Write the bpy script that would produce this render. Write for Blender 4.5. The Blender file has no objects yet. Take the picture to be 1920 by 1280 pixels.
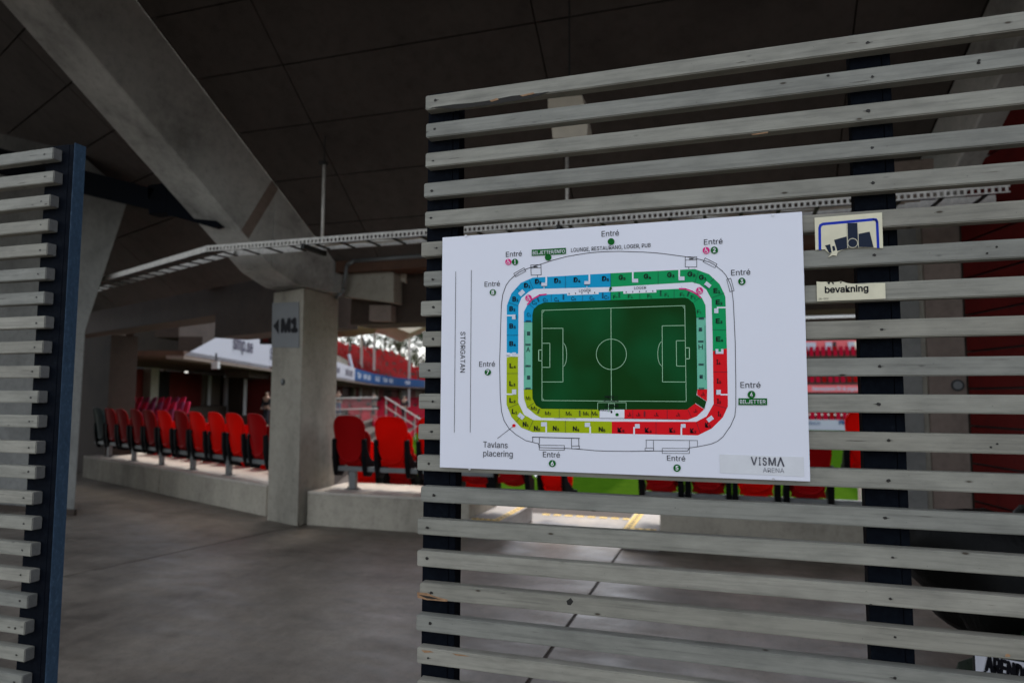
import bpy, bmesh, math, random
from mathutils import Vector, Matrix
from mathutils.geometry import tessellate_polygon
random.seed(7)
SC = bpy.context.scene
COL = SC.collection
R = math.radians
# ------------------------------------------------------------------ camera, sky, sun, exposure
CAM_H = 1.6
YAW, PITCH, ROLL, FPX = 0.3077802, 0.0787020, 0.0035375, 1280.0
_cy, _sy, _cp, _sp = math.cos(YAW), math.sin(YAW), math.cos(PITCH), math.sin(PITCH)
FWD = Vector((-_sy*_cp, _cy*_cp, _sp))
_r = Vector((_cy, _sy, 0)); _u = _r.cross(FWD)
RIGHT = math.cos(ROLL)*_r + math.sin(ROLL)*_u
UP = -math.sin(ROLL)*_r + math.cos(ROLL)*_u
cam = bpy.data.cameras.new('camera'); cam_o = bpy.data.objects.new('camera', cam); COL.objects.link(cam_o)
m = Matrix((RIGHT, UP, -FWD)).transposed().to_4x4(); m.translation = Vector((0, 0, CAM_H))
cam_o.matrix_world = m
cam.sensor_width = 36; cam.lens = 24; cam.clip_start = 0.05; cam.clip_end = 2000
cam.dof.use_dof = True; cam.dof.focus_distance = 1.93; cam.dof.aperture_fstop = 2.8
SC.camera = cam_o
SUN_EL, SUN_ROT = R(62), R(-16)
W = bpy.data.worlds.new('World'); SC.world = W; W.use_nodes = True
nt = W.node_tree; bg = nt.nodes['Background']
sky = nt.nodes.new('ShaderNodeTexSky'); sky.sky_type = 'NISHITA'; sky.sun_disc = False
sky.sun_elevation = SUN_EL; sky.sun_rotation = SUN_ROT; sky.dust_density = 2.5; sky.air_density = 1.0; sky.ozone_density = 1.0
hs = nt.nodes.new('ShaderNodeHueSaturation'); hs.inputs['Saturation'].default_value = .38   # thin high cloud: a whiter sky
nt.links.new(sky.outputs[0], hs.inputs['Color']); nt.links.new(hs.outputs[0], bg.inputs[0]); bg.inputs[1].default_value = 0.15
sl = bpy.data.lights.new('sun', 'SUN'); sl.energy = 0.8; sl.angle = R(14); sl.color = (1.0, .91, .80)
so = bpy.data.objects.new('sun', sl); COL.objects.link(so)
sd = Vector((math.sin(SUN_ROT)*math.cos(SUN_EL), math.cos(SUN_ROT)*math.cos(SUN_EL), math.sin(SUN_EL)))
so.rotation_euler = (-sd).to_track_quat('-Z', 'Y').to_euler(); so.location = (0, 0, 40)
SC.view_settings.view_transform = 'Standard'; SC.view_settings.look = 'None'
SC.view_settings.exposure = 1.3; SC.view_settings.gamma = 1
SC.render.resolution_x = 1024; SC.render.resolution_y = 682

# ------------------------------------------------------------------ survey helpers: a sight line meets a real surface
def ray(px, py):
    return RIGHT*((px-960)/FPX) - UP*((py-640)/FPX) + FWD
def onY(px, py, Y):
    v = ray(px, py); return v*(Y/v.y) + Vector((0, 0, CAM_H))
def onZ(px, py, Z):
    v = ray(px, py); return v*((Z-CAM_H)/v.z) + Vector((0, 0, CAM_H))
def onP(px, py, n, P0):
    v = ray(px, py); n = Vector(n); c = Vector((0, 0, CAM_H)); return v*((Vector(P0)-c).dot(n)/v.dot(n)) + c

# ------------------------------------------------------------------ materials
MAT = {}
def newmat(name):
    mt = bpy.data.materials.new(name); mt.use_nodes = True
    return mt, mt.node_tree, mt.node_tree.nodes['Principled BSDF']
def setc(b, c, rough=.6, metal=0, spec=.5):
    b.inputs['Base Color'].default_value = (*c, 1); b.inputs['Roughness'].default_value = rough
    b.inputs['Metallic'].default_value = metal; b.inputs['Specular IOR Level'].default_value = spec
def coords(t, scale=(1, 1, 1), obj=False):
    mp = t.nodes.new('ShaderNodeMapping'); mp.inputs['Scale'].default_value = scale
    if obj:
        tc = t.nodes.new('ShaderNodeTexCoord'); t.links.new(tc.outputs['Object'], mp.inputs[0])
    else:
        g = t.nodes.new('ShaderNodeNewGeometry'); t.links.new(g.outputs['Position'], mp.inputs[0])
    return mp.outputs[0]
def noise(t, v, scale, detail=5, rough=.6):
    n = t.nodes.new('ShaderNodeTexNoise'); n.inputs['Scale'].default_value = scale
    n.inputs['Detail'].default_value = detail; n.inputs['Roughness'].default_value = rough
    t.links.new(v, n.inputs['Vector']); return n.outputs[0]
def ramp(t, f, stops):
    r = t.nodes.new('ShaderNodeValToRGB'); e = r.color_ramp.elements
    e[0].position, e[0].color = stops[0][0], (*stops[0][1], 1)
    e[1].position, e[1].color = stops[-1][0], (*stops[-1][1], 1)
    for p_, c in stops[1:-1]:
        n = e.new(p_); n.color = (*c, 1)
    t.links.new(f, r.inputs[0]); return r.outputs[0]
def mix(t, a, b, f, mode='MIX'):
    n = t.nodes.new('ShaderNodeMix'); n.data_type = 'RGBA'; n.blend_type = mode
    for s, i in ((a, 6), (b, 7)):
        if isinstance(s, tuple): n.inputs[i].default_value = (*s, 1)
        else: t.links.new(s, n.inputs[i])
    if isinstance(f, float): n.inputs[0].default_value = f
    else: t.links.new(f, n.inputs[0])
    return n.outputs[2]
def bump(t, b, h, strength, dist=.01):
    n = t.nodes.new('ShaderNodeBump'); n.inputs['Strength'].default_value = strength; n.inputs['Distance'].default_value = dist
    t.links.new(h, n.inputs['Height']); t.links.new(n.outputs[0], b.inputs['Normal'])
def g3(v): return (v, v, v)
def plain(name, c, rough=.6, metal=0, spec=.5, var=.0, vs=6.0):
    mt, t, b = newmat(name); setc(b, c, rough, metal, spec)
    if var:
        n = noise(t, coords(t), vs)
        c2 = ramp(t, n, [(.3, tuple(x*(1-var) for x in c)), (.7, tuple(min(1, x*(1+var)) for x in c))])
        t.links.new(c2, b.inputs['Base Color'])
    MAT[name] = mt; return mt
def concrete(name, c, stain=.35, rough=.8, spec=.3, streak=False, fine=1.0):
    mt, t, b = newmat(name); setc(b, c, rough, 0, spec)
    v = coords(t, (1, 1, .35) if streak else (1, 1, 1))
    n1 = noise(t, v, 1.3, 6, .62); n2 = noise(t, coords(t), 14*fine, 6, .7); n3 = noise(t, coords(t), 5, 3, .5)
    d = tuple(x*(1-stain) for x in c); l = tuple(min(1, x*(1+stain*.5)) for x in c)
    c1 = ramp(t, n1, [(.3, d), (.5, c), (.72, l)])
    c2 = ramp(t, n2, [(.25, g3(.72)), (.5, g3(.96)), (.8, g3(1.08))])
    cc = mix(t, c1, c2, 1.0, 'MULTIPLY')
    vo = t.nodes.new('ShaderNodeTexVoronoi'); vo.inputs['Scale'].default_value = 18*fine; t.links.new(coords(t), vo.inputs['Vector'])
    pit = ramp(t, vo.outputs['Distance'], [(.03, g3(.45)), (.09, g3(1.0))])
    gate = ramp(t, n3, [(.56, g3(0)), (.62, g3(1))])
    cc = mix(t, cc, mix(t, cc, pit, 1.0, 'MULTIPLY'), gate)
    t.links.new(cc, b.inputs['Base Color'])
    bump(t, b, n2, .35, .004)
    MAT[name] = mt; return mt
concrete('conc_col', (.33, .305, .25), .42, streak=True)
concrete('conc_beam', (.42, .42, .39), .5)
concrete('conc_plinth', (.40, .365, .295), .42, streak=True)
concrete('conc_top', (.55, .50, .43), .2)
concrete('conc_step', (.42, .40, .38), .15)
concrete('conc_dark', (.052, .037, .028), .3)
concrete('conc_flare', (.21, .21, .195), .3)
concrete('conc_pier', (.23, .18, .15), .3, streak=True)
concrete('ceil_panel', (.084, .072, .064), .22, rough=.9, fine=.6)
# polished concourse floor
mt, t, b = newmat('floor'); setc(b, (.3, .28, .26), .45)
v = coords(t, (1, .45, 1)); n1 = noise(t, v, .9, 7, .65); n2 = noise(t, coords(t), 11, 6, .7); n3 = noise(t, coords(t, (.7, 1.6, 1)), 3.5, 6, .6)
c1 = ramp(t, n1, [(.30, (.088, .070, .054)), (.47, (.19, .160, .128)), (.70, (.31, .268, .218))])
c2 = ramp(t, n2, [(.3, g3(.78)), (.55, g3(1.0)), (.8, g3(1.1))])
cc = mix(t, c1, c2, 1.0, 'MULTIPLY'); cc = mix(t, cc, ramp(t, n3, [(.3, g3(.75)), (.6, g3(1.08))]), 1.0, 'MULTIPLY')
n5 = noise(t, coords(t, (.55, 1.0, 1)), .75, 5, .7); cc = mix(t, cc, ramp(t, n5, [(.36, (.52, .50, .48)), (.52, g3(1.0)), (.7, (1.12, 1.10, 1.06))]), 1.0, 'MULTIPLY')
n6 = noise(t, coords(t), 46, 4, .75); cc = mix(t, cc, ramp(t, n6, [(.30, g3(.55)), (.42, g3(1.0)), (.75, g3(1.06))]), 1.0, 'MULTIPLY')
t.links.new(cc, b.inputs['Base Color']); t.links.new(ramp(t, n3, [(.3, g3(.36)), (.7, g3(.62))]), b.inputs['Roughness']); bump(t, b, n2, .08, .002)
MAT['floor'] = mt
# painted timber
def timber(name, base):
    mt, t, b = newmat(name); setc(b, base, .62, 0, .35)
    v = coords(t, (2.2, 30, 60)); n1 = noise(t, v, 1.6, 8, .7); n2 = noise(t, coords(t, (1, 1, 3)), 7, 5, .6)
    c1 = ramp(t, n1, [(.28, tuple(x*.70 for x in base)), (.5, base), (.75, tuple(x*1.14 for x in base))])
    c1 = mix(t, c1, ramp(t, n2, [(.3, g3(.76)), (.6, g3(1.05))]), 1.0, 'MULTIPLY')
    vo = t.nodes.new('ShaderNodeTexVoronoi'); vo.inputs['Scale'].default_value = 1; t.links.new(coords(t, (7, 7, 19)), vo.inputs['Vector'])
    kn = ramp(t, vo.outputs['Distance'], [(.035, (.22, .17, .13)), (.06, g3(.75)), (.09, g3(1))])
    c1 = mix(t, c1, kn, 1.0, 'MULTIPLY')
    n4 = noise(t, coords(t, (6, 40, 120)), 1.2, 4, .5)
    c1 = mix(t, c1, ramp(t, n4, [(.70, g3(1)), (.74, (.5, .47, .43))]), .8, 'MULTIPLY')
    sp = noise(t, coords(t), 160, 2, .5); c1 = mix(t, c1, ramp(t, sp, [(.74, g3(1)), (.79, g3(.45))]), 1.0, 'MULTIPLY')
    t.links.new(c1, b.inputs['Base Color']); bump(t, b, n1, .35, .0015)
    MAT[name] = mt
timber('timber', (.27, .262, .218)); timber('timber2', (.235, .233, .20)); timber('timber3', (.30, .286, .236)); timber('timber4', (.255, .243, .198))
concrete('timber_end', (.13, .13, .125), .4, fine=6)
plain('raw_wood', (.30, .17, .085), .8, var=.4, vs=60)
plain('split', (.09, .082, .068), .9)
plain('crack', (.02, .018, .015), .9)
plain('screw_hole', (.02, .017, .014), .6, .3)
# navy steel (galvanised then painted)
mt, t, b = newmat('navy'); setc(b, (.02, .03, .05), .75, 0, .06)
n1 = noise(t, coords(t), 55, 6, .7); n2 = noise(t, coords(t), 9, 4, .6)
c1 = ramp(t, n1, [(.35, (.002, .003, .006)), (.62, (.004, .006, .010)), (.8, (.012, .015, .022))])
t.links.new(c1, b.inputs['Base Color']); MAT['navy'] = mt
mt, t, b = newmat('navy_lit'); setc(b, (.06, .12, .21), .55, .1, .3)  # lighter copy of the navy, daylight on the side face put into the colour
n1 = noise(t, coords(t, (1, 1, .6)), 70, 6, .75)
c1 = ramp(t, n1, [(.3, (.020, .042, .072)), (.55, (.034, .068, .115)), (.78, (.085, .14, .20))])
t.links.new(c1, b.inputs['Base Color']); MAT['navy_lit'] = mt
plain('galv', (.66, .64, .60), .5, .25, var=.2, vs=25)
plain('galv_dark', (.035, .035, .035), .6, .3)
plain('sign_white', (.78, .79, .86), .35, 0, .5, var=.015, vs=3)
plain('sticker', (.70, .71, .73), .5, var=.04, vs=30)
plain('cream', (.70, .655, .47), .45, var=.06, vs=30)
for n_, c in dict(p_black=(.005, .005, .009), p_navy=(.012, .02, .04), p_green=(.0, .12, .012), p_pitch=(.0, .045, .002), p_line=(.42, .72, .45),
                  p_blue=(.0, .33, .60), p_emer=(.0, .33, .10), p_teal=(.16, .52, .36), p_lime=(.38, .48, .0), p_red=(.75, .003, .01),
                  p_pink=(.75, .02, .22), p_white=(.82, .83, .88), p_box=(.66, .69, .78), p_border=(.01, .035, .42), p_grey=(.10, .10, .12), p_lgrey=(.28, .28, .31)).items():
    plain(n_, c, .55, 0, .15)
mt, t, b = newmat('p_pitch2'); setc(b, (.0, .05, .004), .55, 0, .12)
t.links.new(ramp(t, noise(t, coords(t), 5, 2, .4), [(.45, (.0, .042, .002)), (.8, (.0, .10, .025))]), b.inputs['Base Color']); MAT['p_pitch2'] = mt
# seats: translucent moulded plastic
def plastic(name, c, tr=.25, rough=.45):
    mt, t, b = newmat(name); setc(b, c, rough, 0, .04)
    n = noise(t, coords(t), 3.0, 3, .5)
    cc = ramp(t, n, [(.3, tuple(x*.85 for x in c)), (.7, c)]); t.links.new(cc, b.inputs['Base Color'])
    if tr:
        tl = t.nodes.new('ShaderNodeBsdfTranslucent'); t.links.new(cc, tl.inputs[0])
        ms = t.nodes.new('ShaderNodeMixShader'); ms.inputs[0].default_value = tr
        out = t.nodes['Material Output']
        t.links.new(b.outputs[0], ms.inputs[1]); t.links.new(tl.outputs[0], ms.inputs[2]); t.links.new(ms.outputs[0], out.inputs[0])
    MAT[name] = mt
plastic('seat_red', (.85, .010, .004), .38); plastic('seat_old', (.36, .005, .006), .12); plastic('seat_dark', (.035, .055, .055), 0)  # bright red, a deeper less translucent red, and a dark grey-green
plastic('seat_pink', (.98, .06, .16), .2); plastic('seat_fade', (.45, .10, .22), .1)
plastic('seat_far', (.32, .004, .006), 0, .7); plastic('seat_far2', (.42, .006, .03), 0, .7)
plastic('seat_black', (.008, .008, .009), 0, .5)
plain('rail_grey', (.16, .17, .17), .5, .3, var=.15)
concrete('red_board', (.10, .006, .005), .25, rough=.7, spec=.15)
concrete('red_wall', (.13, .012, .008), .3, rough=.7)
plain('rust_soffit', (.085, .04, .022), .8, var=.2)
plain('plate_grey', (.16, .17, .178), .5, var=.04)
plain('ad_white', (.50, .52, .60), .4); plain('ad_blue', (.008, .075, .24), .7, 0, .1, var=.1); plain('ad_navy', (.012, .02, .06), .4)
plain('ad_pink', (.80, .13, .14), .5, var=.08); plain('ad_text', (.05, .05, .10), .5); plain('ad_textw', (.7, .78, .9), .5)
plain('tape', (.72, .48, .08), .6, var=.15, vs=40); plain('tape_dark', (.12, .10, .06), .7)
plain('box_beige', (.6, .54, .44), .6, var=.1); plain('black', (.008, .008, .008), .5); plain('alu', (.62, .62, .64), .35, .5)
plain('roof_beige', (.85, .76, .60), .7, var=.08, vs=1); plain('steel_white', (.6, .6, .6), .5)
plain('skin', (.45, .28, .2), .6); plain('cloth_black', (.012, .012, .015), .8); plain('cloth_jean', (.08, .14, .24), .8); plain('cloth_dark', (.02, .02, .028), .8)
plain('hair', (.02, .014, .01), .7)
mt, t, b = newmat('sack'); setc(b, (.003, .0033, .003), .5, 0, .14); bump(t, b, noise(t, coords(t, (1, 1, .4)), 14, 5, .6), .5, .02); MAT['sack'] = mt
mt, t, b = newmat('sack_green'); setc(b, (.004, .014, .005), .5, 0, .15); bump(t, b, noise(t, coords(t, (1, 1, .4)), 11, 5, .6), .9, .03); MAT['sack_green'] = mt
mt, t, b = newmat('turf'); setc(b, (.06, .13, .02), 1.0, 0, 0)
v = coords(t, (1, 1, 1)); w_ = t.nodes.new('ShaderNodeTexWave'); w_.inputs['Scale'].default_value = .06; w_.inputs['Distortion'].default_value = .5; t.links.new(v, w_.inputs[0])
cc = mix(t, ramp(t, w_.outputs[1], [(.4, (.018, .050, .003)), (.6, (.030, .070, .005))]), ramp(t, noise(t, v, 2, 6, .7), [(.3, (.7, .75, .7)), (.7, (1.15, 1.05, 1))]), 1.0, 'MULTIPLY')
t.links.new(cc, b.inputs['Base Color']); MAT['turf'] = mt
plain('asphalt', (.10, .10, .098), .9, var=.2, vs=8)
plain('ground', (.10, .10, .09), .9, var=.2, vs=.2)
plain('bark', (.08, .06, .045), .9, var=.3)
for i, c in enumerate([(.02, .032, .018), (.03, .05, .022), (.07, .08, .035)]):
    plastic('leaf%d' % i, c, .3, .7)
mt, t, b = newmat('glass'); setc(b, (.10, .22, .26), .08); MAT['glass'] = mt

# ------------------------------------------------------------------ mesh helpers
def V(*a): return Vector(a)
def quadbox(bm, c):   # 8 corners: bottom 4 ccw, top 4 ccw
    vs = [bm.verts.new(p) for p in c]
    for f in ((0, 3, 2, 1), (4, 5, 6, 7), (0, 1, 5, 4), (1, 2, 6, 5), (2, 3, 7, 6), (3, 0, 4, 7)):
        bm.faces.new([vs[i] for i in f])
def box(bm, x0, x1, y0, y1, z0, z1):
    quadbox(bm, [(x0, y0, z0), (x1, y0, z0), (x1, y1, z0), (x0, y1, z0), (x0, y0, z1), (x1, y0, z1), (x1, y1, z1), (x0, y1, z1)])
def prism(bm, poly, vec):    # planar polygon swept by vec
    vec = Vector(vec); a = [bm.verts.new(p) for p in poly]; b_ = [bm.verts.new(Vector(p)+vec) for p in poly]; n = len(a)
    if n > 6:
        ref = [Vector(p) for p in poly]
        for tri in tessellate_polygon([ref]):
            try: bm.faces.new([a[i] for i in tri]); bm.faces.new([b_[i] for i in tri])
            except ValueError: pass
    else: bm.faces.new(a[::-1]); bm.faces.new(b_)
    for i in range(n): bm.faces.new((a[i], a[(i+1) % n], b_[(i+1) % n], b_[i]))
def zprism(bm, pts, z0, z1): prism(bm, [(x, y, z0) for x, y in pts], (0, 0, z1-z0))
def cyl(bm, p0, p1, r0, r1=None, seg=10, cap=True):
    p0, p1 = Vector(p0), Vector(p1); r1 = r0 if r1 is None else r1
    d = (p1-p0).normalized(); a = d.orthogonal().normalized(); b_ = d.cross(a)
    A = [bm.verts.new(p0+(a*math.cos(k*2*math.pi/seg)+b_*math.sin(k*2*math.pi/seg))*r0) for k in range(seg)]
    B = [bm.verts.new(p1+(a*math.cos(k*2*math.pi/seg)+b_*math.sin(k*2*math.pi/seg))*r1) for k in range(seg)]
    for i in range(seg): bm.faces.new((A[i], A[(i+1) % seg], B[(i+1) % seg], B[i]))
    if cap: bm.faces.new(A[::-1]); bm.faces.new(B)
def bar(bm, p0, p1, w, h):   # rectangular bar, w horizontal, h vertical-ish
    p0, p1 = Vector(p0), Vector(p1); d = (p1-p0).normalized()
    s = d.cross(V(0, 0, 1)); s = s.normalized() if s.length > .01 else V(1, 0, 0); u = s.cross(d)
    c = [p+s*a*w/2+u*b_*h/2 for p in (p0, p1) for a, b_ in ((-1, -1), (1, -1), (1, 1), (-1, 1))]
    quadbox(bm, c)
def ob(name, bm, mat, parent=None, bevel=0, smooth=False):
    bmesh.ops.recalc_face_normals(bm, faces=bm.faces)
    if bevel: bmesh.ops.bevel(bm, geom=[e for e in bm.edges if e.calc_length() > bevel*3], offset=bevel, segments=2, affect='EDGES', profile=.5)
    me = bpy.data.meshes.new(name); bm.to_mesh(me); bm.free()
    if smooth:
        for p_ in me.polygons: p_.use_smooth = True
    for k in (mat if isinstance(mat, (list, tuple)) else [mat]): me.materials.append(MAT[k])
    o = bpy.data.objects.new(name, me); COL.objects.link(o)
    if parent:
        o.parent = parent; o.matrix_parent_inverse = Matrix.Translation(parent.location).inverted() if parent.get('_w') else Matrix()
    return o
def thing(name, label, cat, loc=(0, 0, 0), group=None, world=True):
    o = bpy.data.objects.new(name, None); COL.objects.link(o); o.location = loc
    o['label'] = label; o['category'] = cat
    if group: o['group'] = group
    if world: o['_w'] = 1     # its parts are modelled in world coordinates
    return o
def tag(o, label, cat, group=None):
    o['label'] = label; o['category'] = cat
    if group: o['group'] = group
    return o
def struct(name, bm, mat, **k):
    o = ob(name, bm, mat, **k); o['kind'] = 'structure'; return o
def copy_tree(o, parent=None):
    c = o.copy(); COL.objects.link(c)
    if parent: c.parent = parent
    for ch in list(o.children): copy_tree(ch, c)
    return c
NB = bmesh.new

# ------------------------------------------------------------------ ground, pitch, concourse floor
bm = NB(); box(bm, -600, 600, -300, 700, -2.2, -2.0); struct('ground', bm, 'ground')
bm = NB(); box(bm, -60, 90, 14.5, 71, -1.99, -1.6); struct('pitch', bm, 'turf')
bm = NB()
for a, c in (((1045, 900), (1070, 931)), ((1005, 890), (1035, 925))):
    A = onZ(*a, -1.596); B = onZ(*c, -1.596); d = (B-A).normalized(); A = A-d*20; s = d.cross(V(0, 0, 1))*.05
    bm.faces.new([bm.verts.new(q) for q in (A-s, B+d*3-s, B+d*3+s, A+s)])
struct('pitch_lines', bm, 'p_white')
# bay geometry: middle bay faces the fence, outer bays turn away by 22 degrees
T_ = .775; ZC = 3.62; CY = 7.4
BA = R(22.1)
CORN = V(-5.05, 7.41, 0)                 # where the middle bay meets the left bay
HL = V(-math.cos(BA), math.sin(BA), 0)   # along the left bay, away from the column
NL = V(-math.sin(BA), -math.cos(BA), 0)  # out of the stand, left bay
BIS = V(-.2038, -1, 0)                   # floor plan of the raking beam
CORNR = V(1.70, 7.36, 0)
HR = V(math.cos(BA), math.sin(BA), 0); NR = V(math.sin(BA), -math.cos(BA), 0); BISR = V(.2216, -1, 0)
def slab(pts, name='floor_slab'):
    bm = NB(); zprism(bm, pts, -.25, 0.0); return bm
fl = bpy.data.objects.new('floor', None); COL.objects.link(fl); fl['kind'] = 'structure'
J = .014
def P2(v): return (v.x, v.y)
bj = CORN+BIS*14; bjr = CORNR+BISR*14
mid0 = [P2(CORN+V(J, 0, 0)), P2(bj+V(J, 0, 0)), (-1.11-J, bj.y), (-1.11-J, 9.14), (-5.05, 9.14)]
mid1 = [(-1.11+J, bj.y), P2(bjr-V(J, 0, 0)), P2(CORNR-V(J, 0, 0)), (1.70, 9.14), (-1.11+J, 9.14)]
lft = [P2(CORN-V(J, 0, 0)), (-5.06, 9.2), P2(CORN+HL*16-NL*1.7), P2(CORN+HL*16+NL*14), P2(bj-V(J, 0, 0))]
rgt = [P2(CORNR+V(J, 0, 0)), P2(bjr+V(J, 0, 0)), P2(CORNR+HR*14+NR*14), P2(CORNR+HR*14-NR*1.7), (1.72, 9.14)]
for pts in (mid0, mid1, lft, rgt):
    o = ob('floor_slab', slab(pts), 'floor'); o.parent = fl
bm = NB(); zprism(bm, [(-25, -8), (16, -8), (16, 9), (-25, 12)], -.34, -.008); o = ob('subfloor', bm, 'conc_dark'); o.parent = fl
bm = NB(); zprism(bm, [(-24, -60), (18, -60), (18, -8.1), (-24, -8.1)], -.1, -.02); struct('forecourt', bm, 'asphalt')

# ------------------------------------------------------------------ ceiling panels on the raking soffit
ce = bpy.data.objects.new('ceiling', None); COL.objects.link(ce); ce['kind'] = 'structure'
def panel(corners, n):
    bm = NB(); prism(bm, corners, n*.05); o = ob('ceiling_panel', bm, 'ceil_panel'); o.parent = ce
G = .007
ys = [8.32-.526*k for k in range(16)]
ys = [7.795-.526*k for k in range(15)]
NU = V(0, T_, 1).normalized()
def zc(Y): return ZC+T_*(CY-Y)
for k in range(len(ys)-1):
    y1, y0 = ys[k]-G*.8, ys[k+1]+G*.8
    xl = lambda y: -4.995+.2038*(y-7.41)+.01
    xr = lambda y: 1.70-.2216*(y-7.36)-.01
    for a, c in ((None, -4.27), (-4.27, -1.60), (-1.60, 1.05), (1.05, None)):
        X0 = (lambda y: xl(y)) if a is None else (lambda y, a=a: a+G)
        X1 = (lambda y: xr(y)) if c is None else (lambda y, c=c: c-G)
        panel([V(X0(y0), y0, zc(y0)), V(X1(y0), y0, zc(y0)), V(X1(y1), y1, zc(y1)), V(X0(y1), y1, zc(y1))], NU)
for (C0, H, N, bis, L) in ((CORN, HL, NL, BIS, 12), (CORNR, HR, NR, BISR, 5.4)):
    nu = (-N*T_+V(0, 0, 1)).normalized()
    for k in range(len(ys)-1):
        d1 = CY-ys[k]+G; d0 = CY-ys[k+1]-G
        def pt(h, dd, edge=False):
            base = (bis/abs(bis.dot(N)))*dd if edge else N*dd
            q = C0+base+(V(0, 0, 0) if edge else H*h); q = V(q.x, q.y, ZC+T_*dd); return q+(H*.56 if edge else V(0, 0, 0))
        hs = [None]+[1.9+2.66*i for i in range(int(L/2.66))]
        for a, c in zip(hs[:-1], hs[1:]):
            eo = lambda dd: (bis/abs(bis.dot(N))*dd).dot(H)
            A0 = pt(0, d0, True) if a is None else pt(a+G+0, d0)
            A1 = pt(0, d1, True) if a is None else pt(a+G, d1)
            B0 = pt(c-G, d0); B1 = pt(c-G, d1)
            if a is None and (B0-A0).dot(H) < .1: continue
            if a is not None and (A0-(C0+V(0, 0, A0.z))).dot(H) < eo(d0)-.5: continue
            panel([A0, B0, B1, A1], nu)
# dark deck above the panels closes the joints
bm = NB(); off = .075
def deck(pts): prism(bm, pts, V(0, 0, .18))
y0, y1 = .4, 7.79
deck([V(-4.995+.2038*(y0-7.41), y0, zc(y0)+off), V(1.7-.2216*(y0-7.36), y0, zc(y0)+off), V(1.7-.2216*(y1-7.36), y1, zc(y1)+off), V(-4.995+.2038*(y1-7.41), y1, zc(y1)+off)])
for (C0, H, N, bis) in ((CORN, HL, NL, BIS), (CORNR, HR, NR, BISR)):
    f = lambda dd: C0+bis/abs(bis.dot(N))*dd
    g = lambda dd, h: C0+N*dd+H*h
    def Z(q, dd): return V(q.x, q.y, ZC+T_*dd+off)
    w_ = 14 if H.x < 0 else 4.6
    deck([Z(f(7), 7), Z(g(7, w_), 7), Z(g(-.4, w_), -.4), Z(f(-.4), -.4)])
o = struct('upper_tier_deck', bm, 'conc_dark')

# ------------------------------------------------------------------ raking beams, columns
def rake(name, label, top0, direc, width, drop, y_lo, y_hi, side):
    th = thing(name, label, 'beam', (top0.x, y_lo, 0))
    P = lambda Y: top0+direc*(Y-top0.y)
    s = direc.cross(V(0, 0, 1)).normalized()*(-side); s.z = 0   # towards the far side of the beam
    lo, hi = P(y_lo), P(y_hi)
    bm = NB(); c = []
    quadbox(bm, [lo-V(0, 0, drop), hi-V(0, 0, drop), hi-V(0, 0, drop)+s*width, lo-V(0, 0, drop)+s*width, lo, hi, hi+s*width, lo+s*width])
    ob('beam', bm, 'conc_beam', th, bevel=.018)
    return th, P, s
direc = V(.2038, 1, -T_)
top0 = V(-4.99, 7.41, 3.605)
th, Pb, sb = rake('raking_beam', 'massive pale concrete beam slanting down to the column with the grey M1 plate', top0, direc, .55, 1.03, 6.75, .6, 1)
# nose of the beam resting on the column: polygon in the beam's own vertical plane
bm = NB(); nose = [Pb(6.75), Pb(7.38), Pb(7.38)-V(0, 0, .05), V(Pb(8.0).x-.02, 7.98, 3.40), V(Pb(8.0).x-.02, 7.98, 2.93), V(Pb(7.15).x-.02, 7.12, 2.945), Pb(6.55)-V(0, 0, 1.03), Pb(6.75)-V(0, 0, 1.03)]
nose = [V(Pb(q.y).x, q.y, q.z) for q in nose]
nose = [nose[0], nose[1], nose[3], nose[4], nose[5], nose[7]]
prism(bm, nose, sb*.548+V(0, 0, 0)); ob('beam_head', bm, 'conc_beam', th, bevel=.012)
bm = NB(); q = Pb(6.72)
for (ya, za) in ((6.72, 0),):
    a = Pb(6.70)-V(0, 0, .02); c = Pb(6.30)-V(0, 0, 1.02); n = sb*-.003
    bm.faces.new([bm.verts.new(x+n) for x in (a, a+direc*.10, c+direc*.10, c)])
ob('mortar_joint', bm, 'conc_pier', th)
cth = thing('column', 'square concrete column carrying the grey plate marked M1, at the corner of the seating', 'column', (-5.3, 7.6, 0))
bm = NB(); zprism(bm, [(-5.045, 7.27), (-5.01, 8.02), (-5.50, 8.10), (-5.665, 7.505)], 0, 2.93); ob('shaft', bm, 'conc_col', cth, bevel=.012)
c0 = onP(531, 716, (math.sin(BA), math.cos(BA), 0), (-5.36, 7.39, 0)); nn = V(-math.sin(R(20.7)), -math.cos(R(20.7)), 0)
bm = NB(); cyl(bm, c0+nn*-.03, c0+nn*.006, .045, seg=20); ob('cast_in_socket', bm, 'galv_dark', cth)
bm = NB(); cyl(bm, c0+nn*.004+V(-.012, 0, .01), c0+nn*.010+V(-.012, 0, .01), .028, seg=20); ob('socket_cap', bm, 'rail_grey', cth)
# M1 plate on the column's left face
def colface(px, py, off=.004):
    return onP(px, py, nn, V(-5.045, 7.27, 0)+nn*off)
pl = thing('sector_sign', 'grey plate with black arrow and M1 at the top of the concrete column', 'sign', colface(536, 609, 0))
bm = NB(); prism(bm, [colface(*q) for q in ((511.5, 568), (561, 566), (561.5, 652), (510, 651))], -nn*-.006); ob('plate', bm, 'plate_grey', pl)

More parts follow.
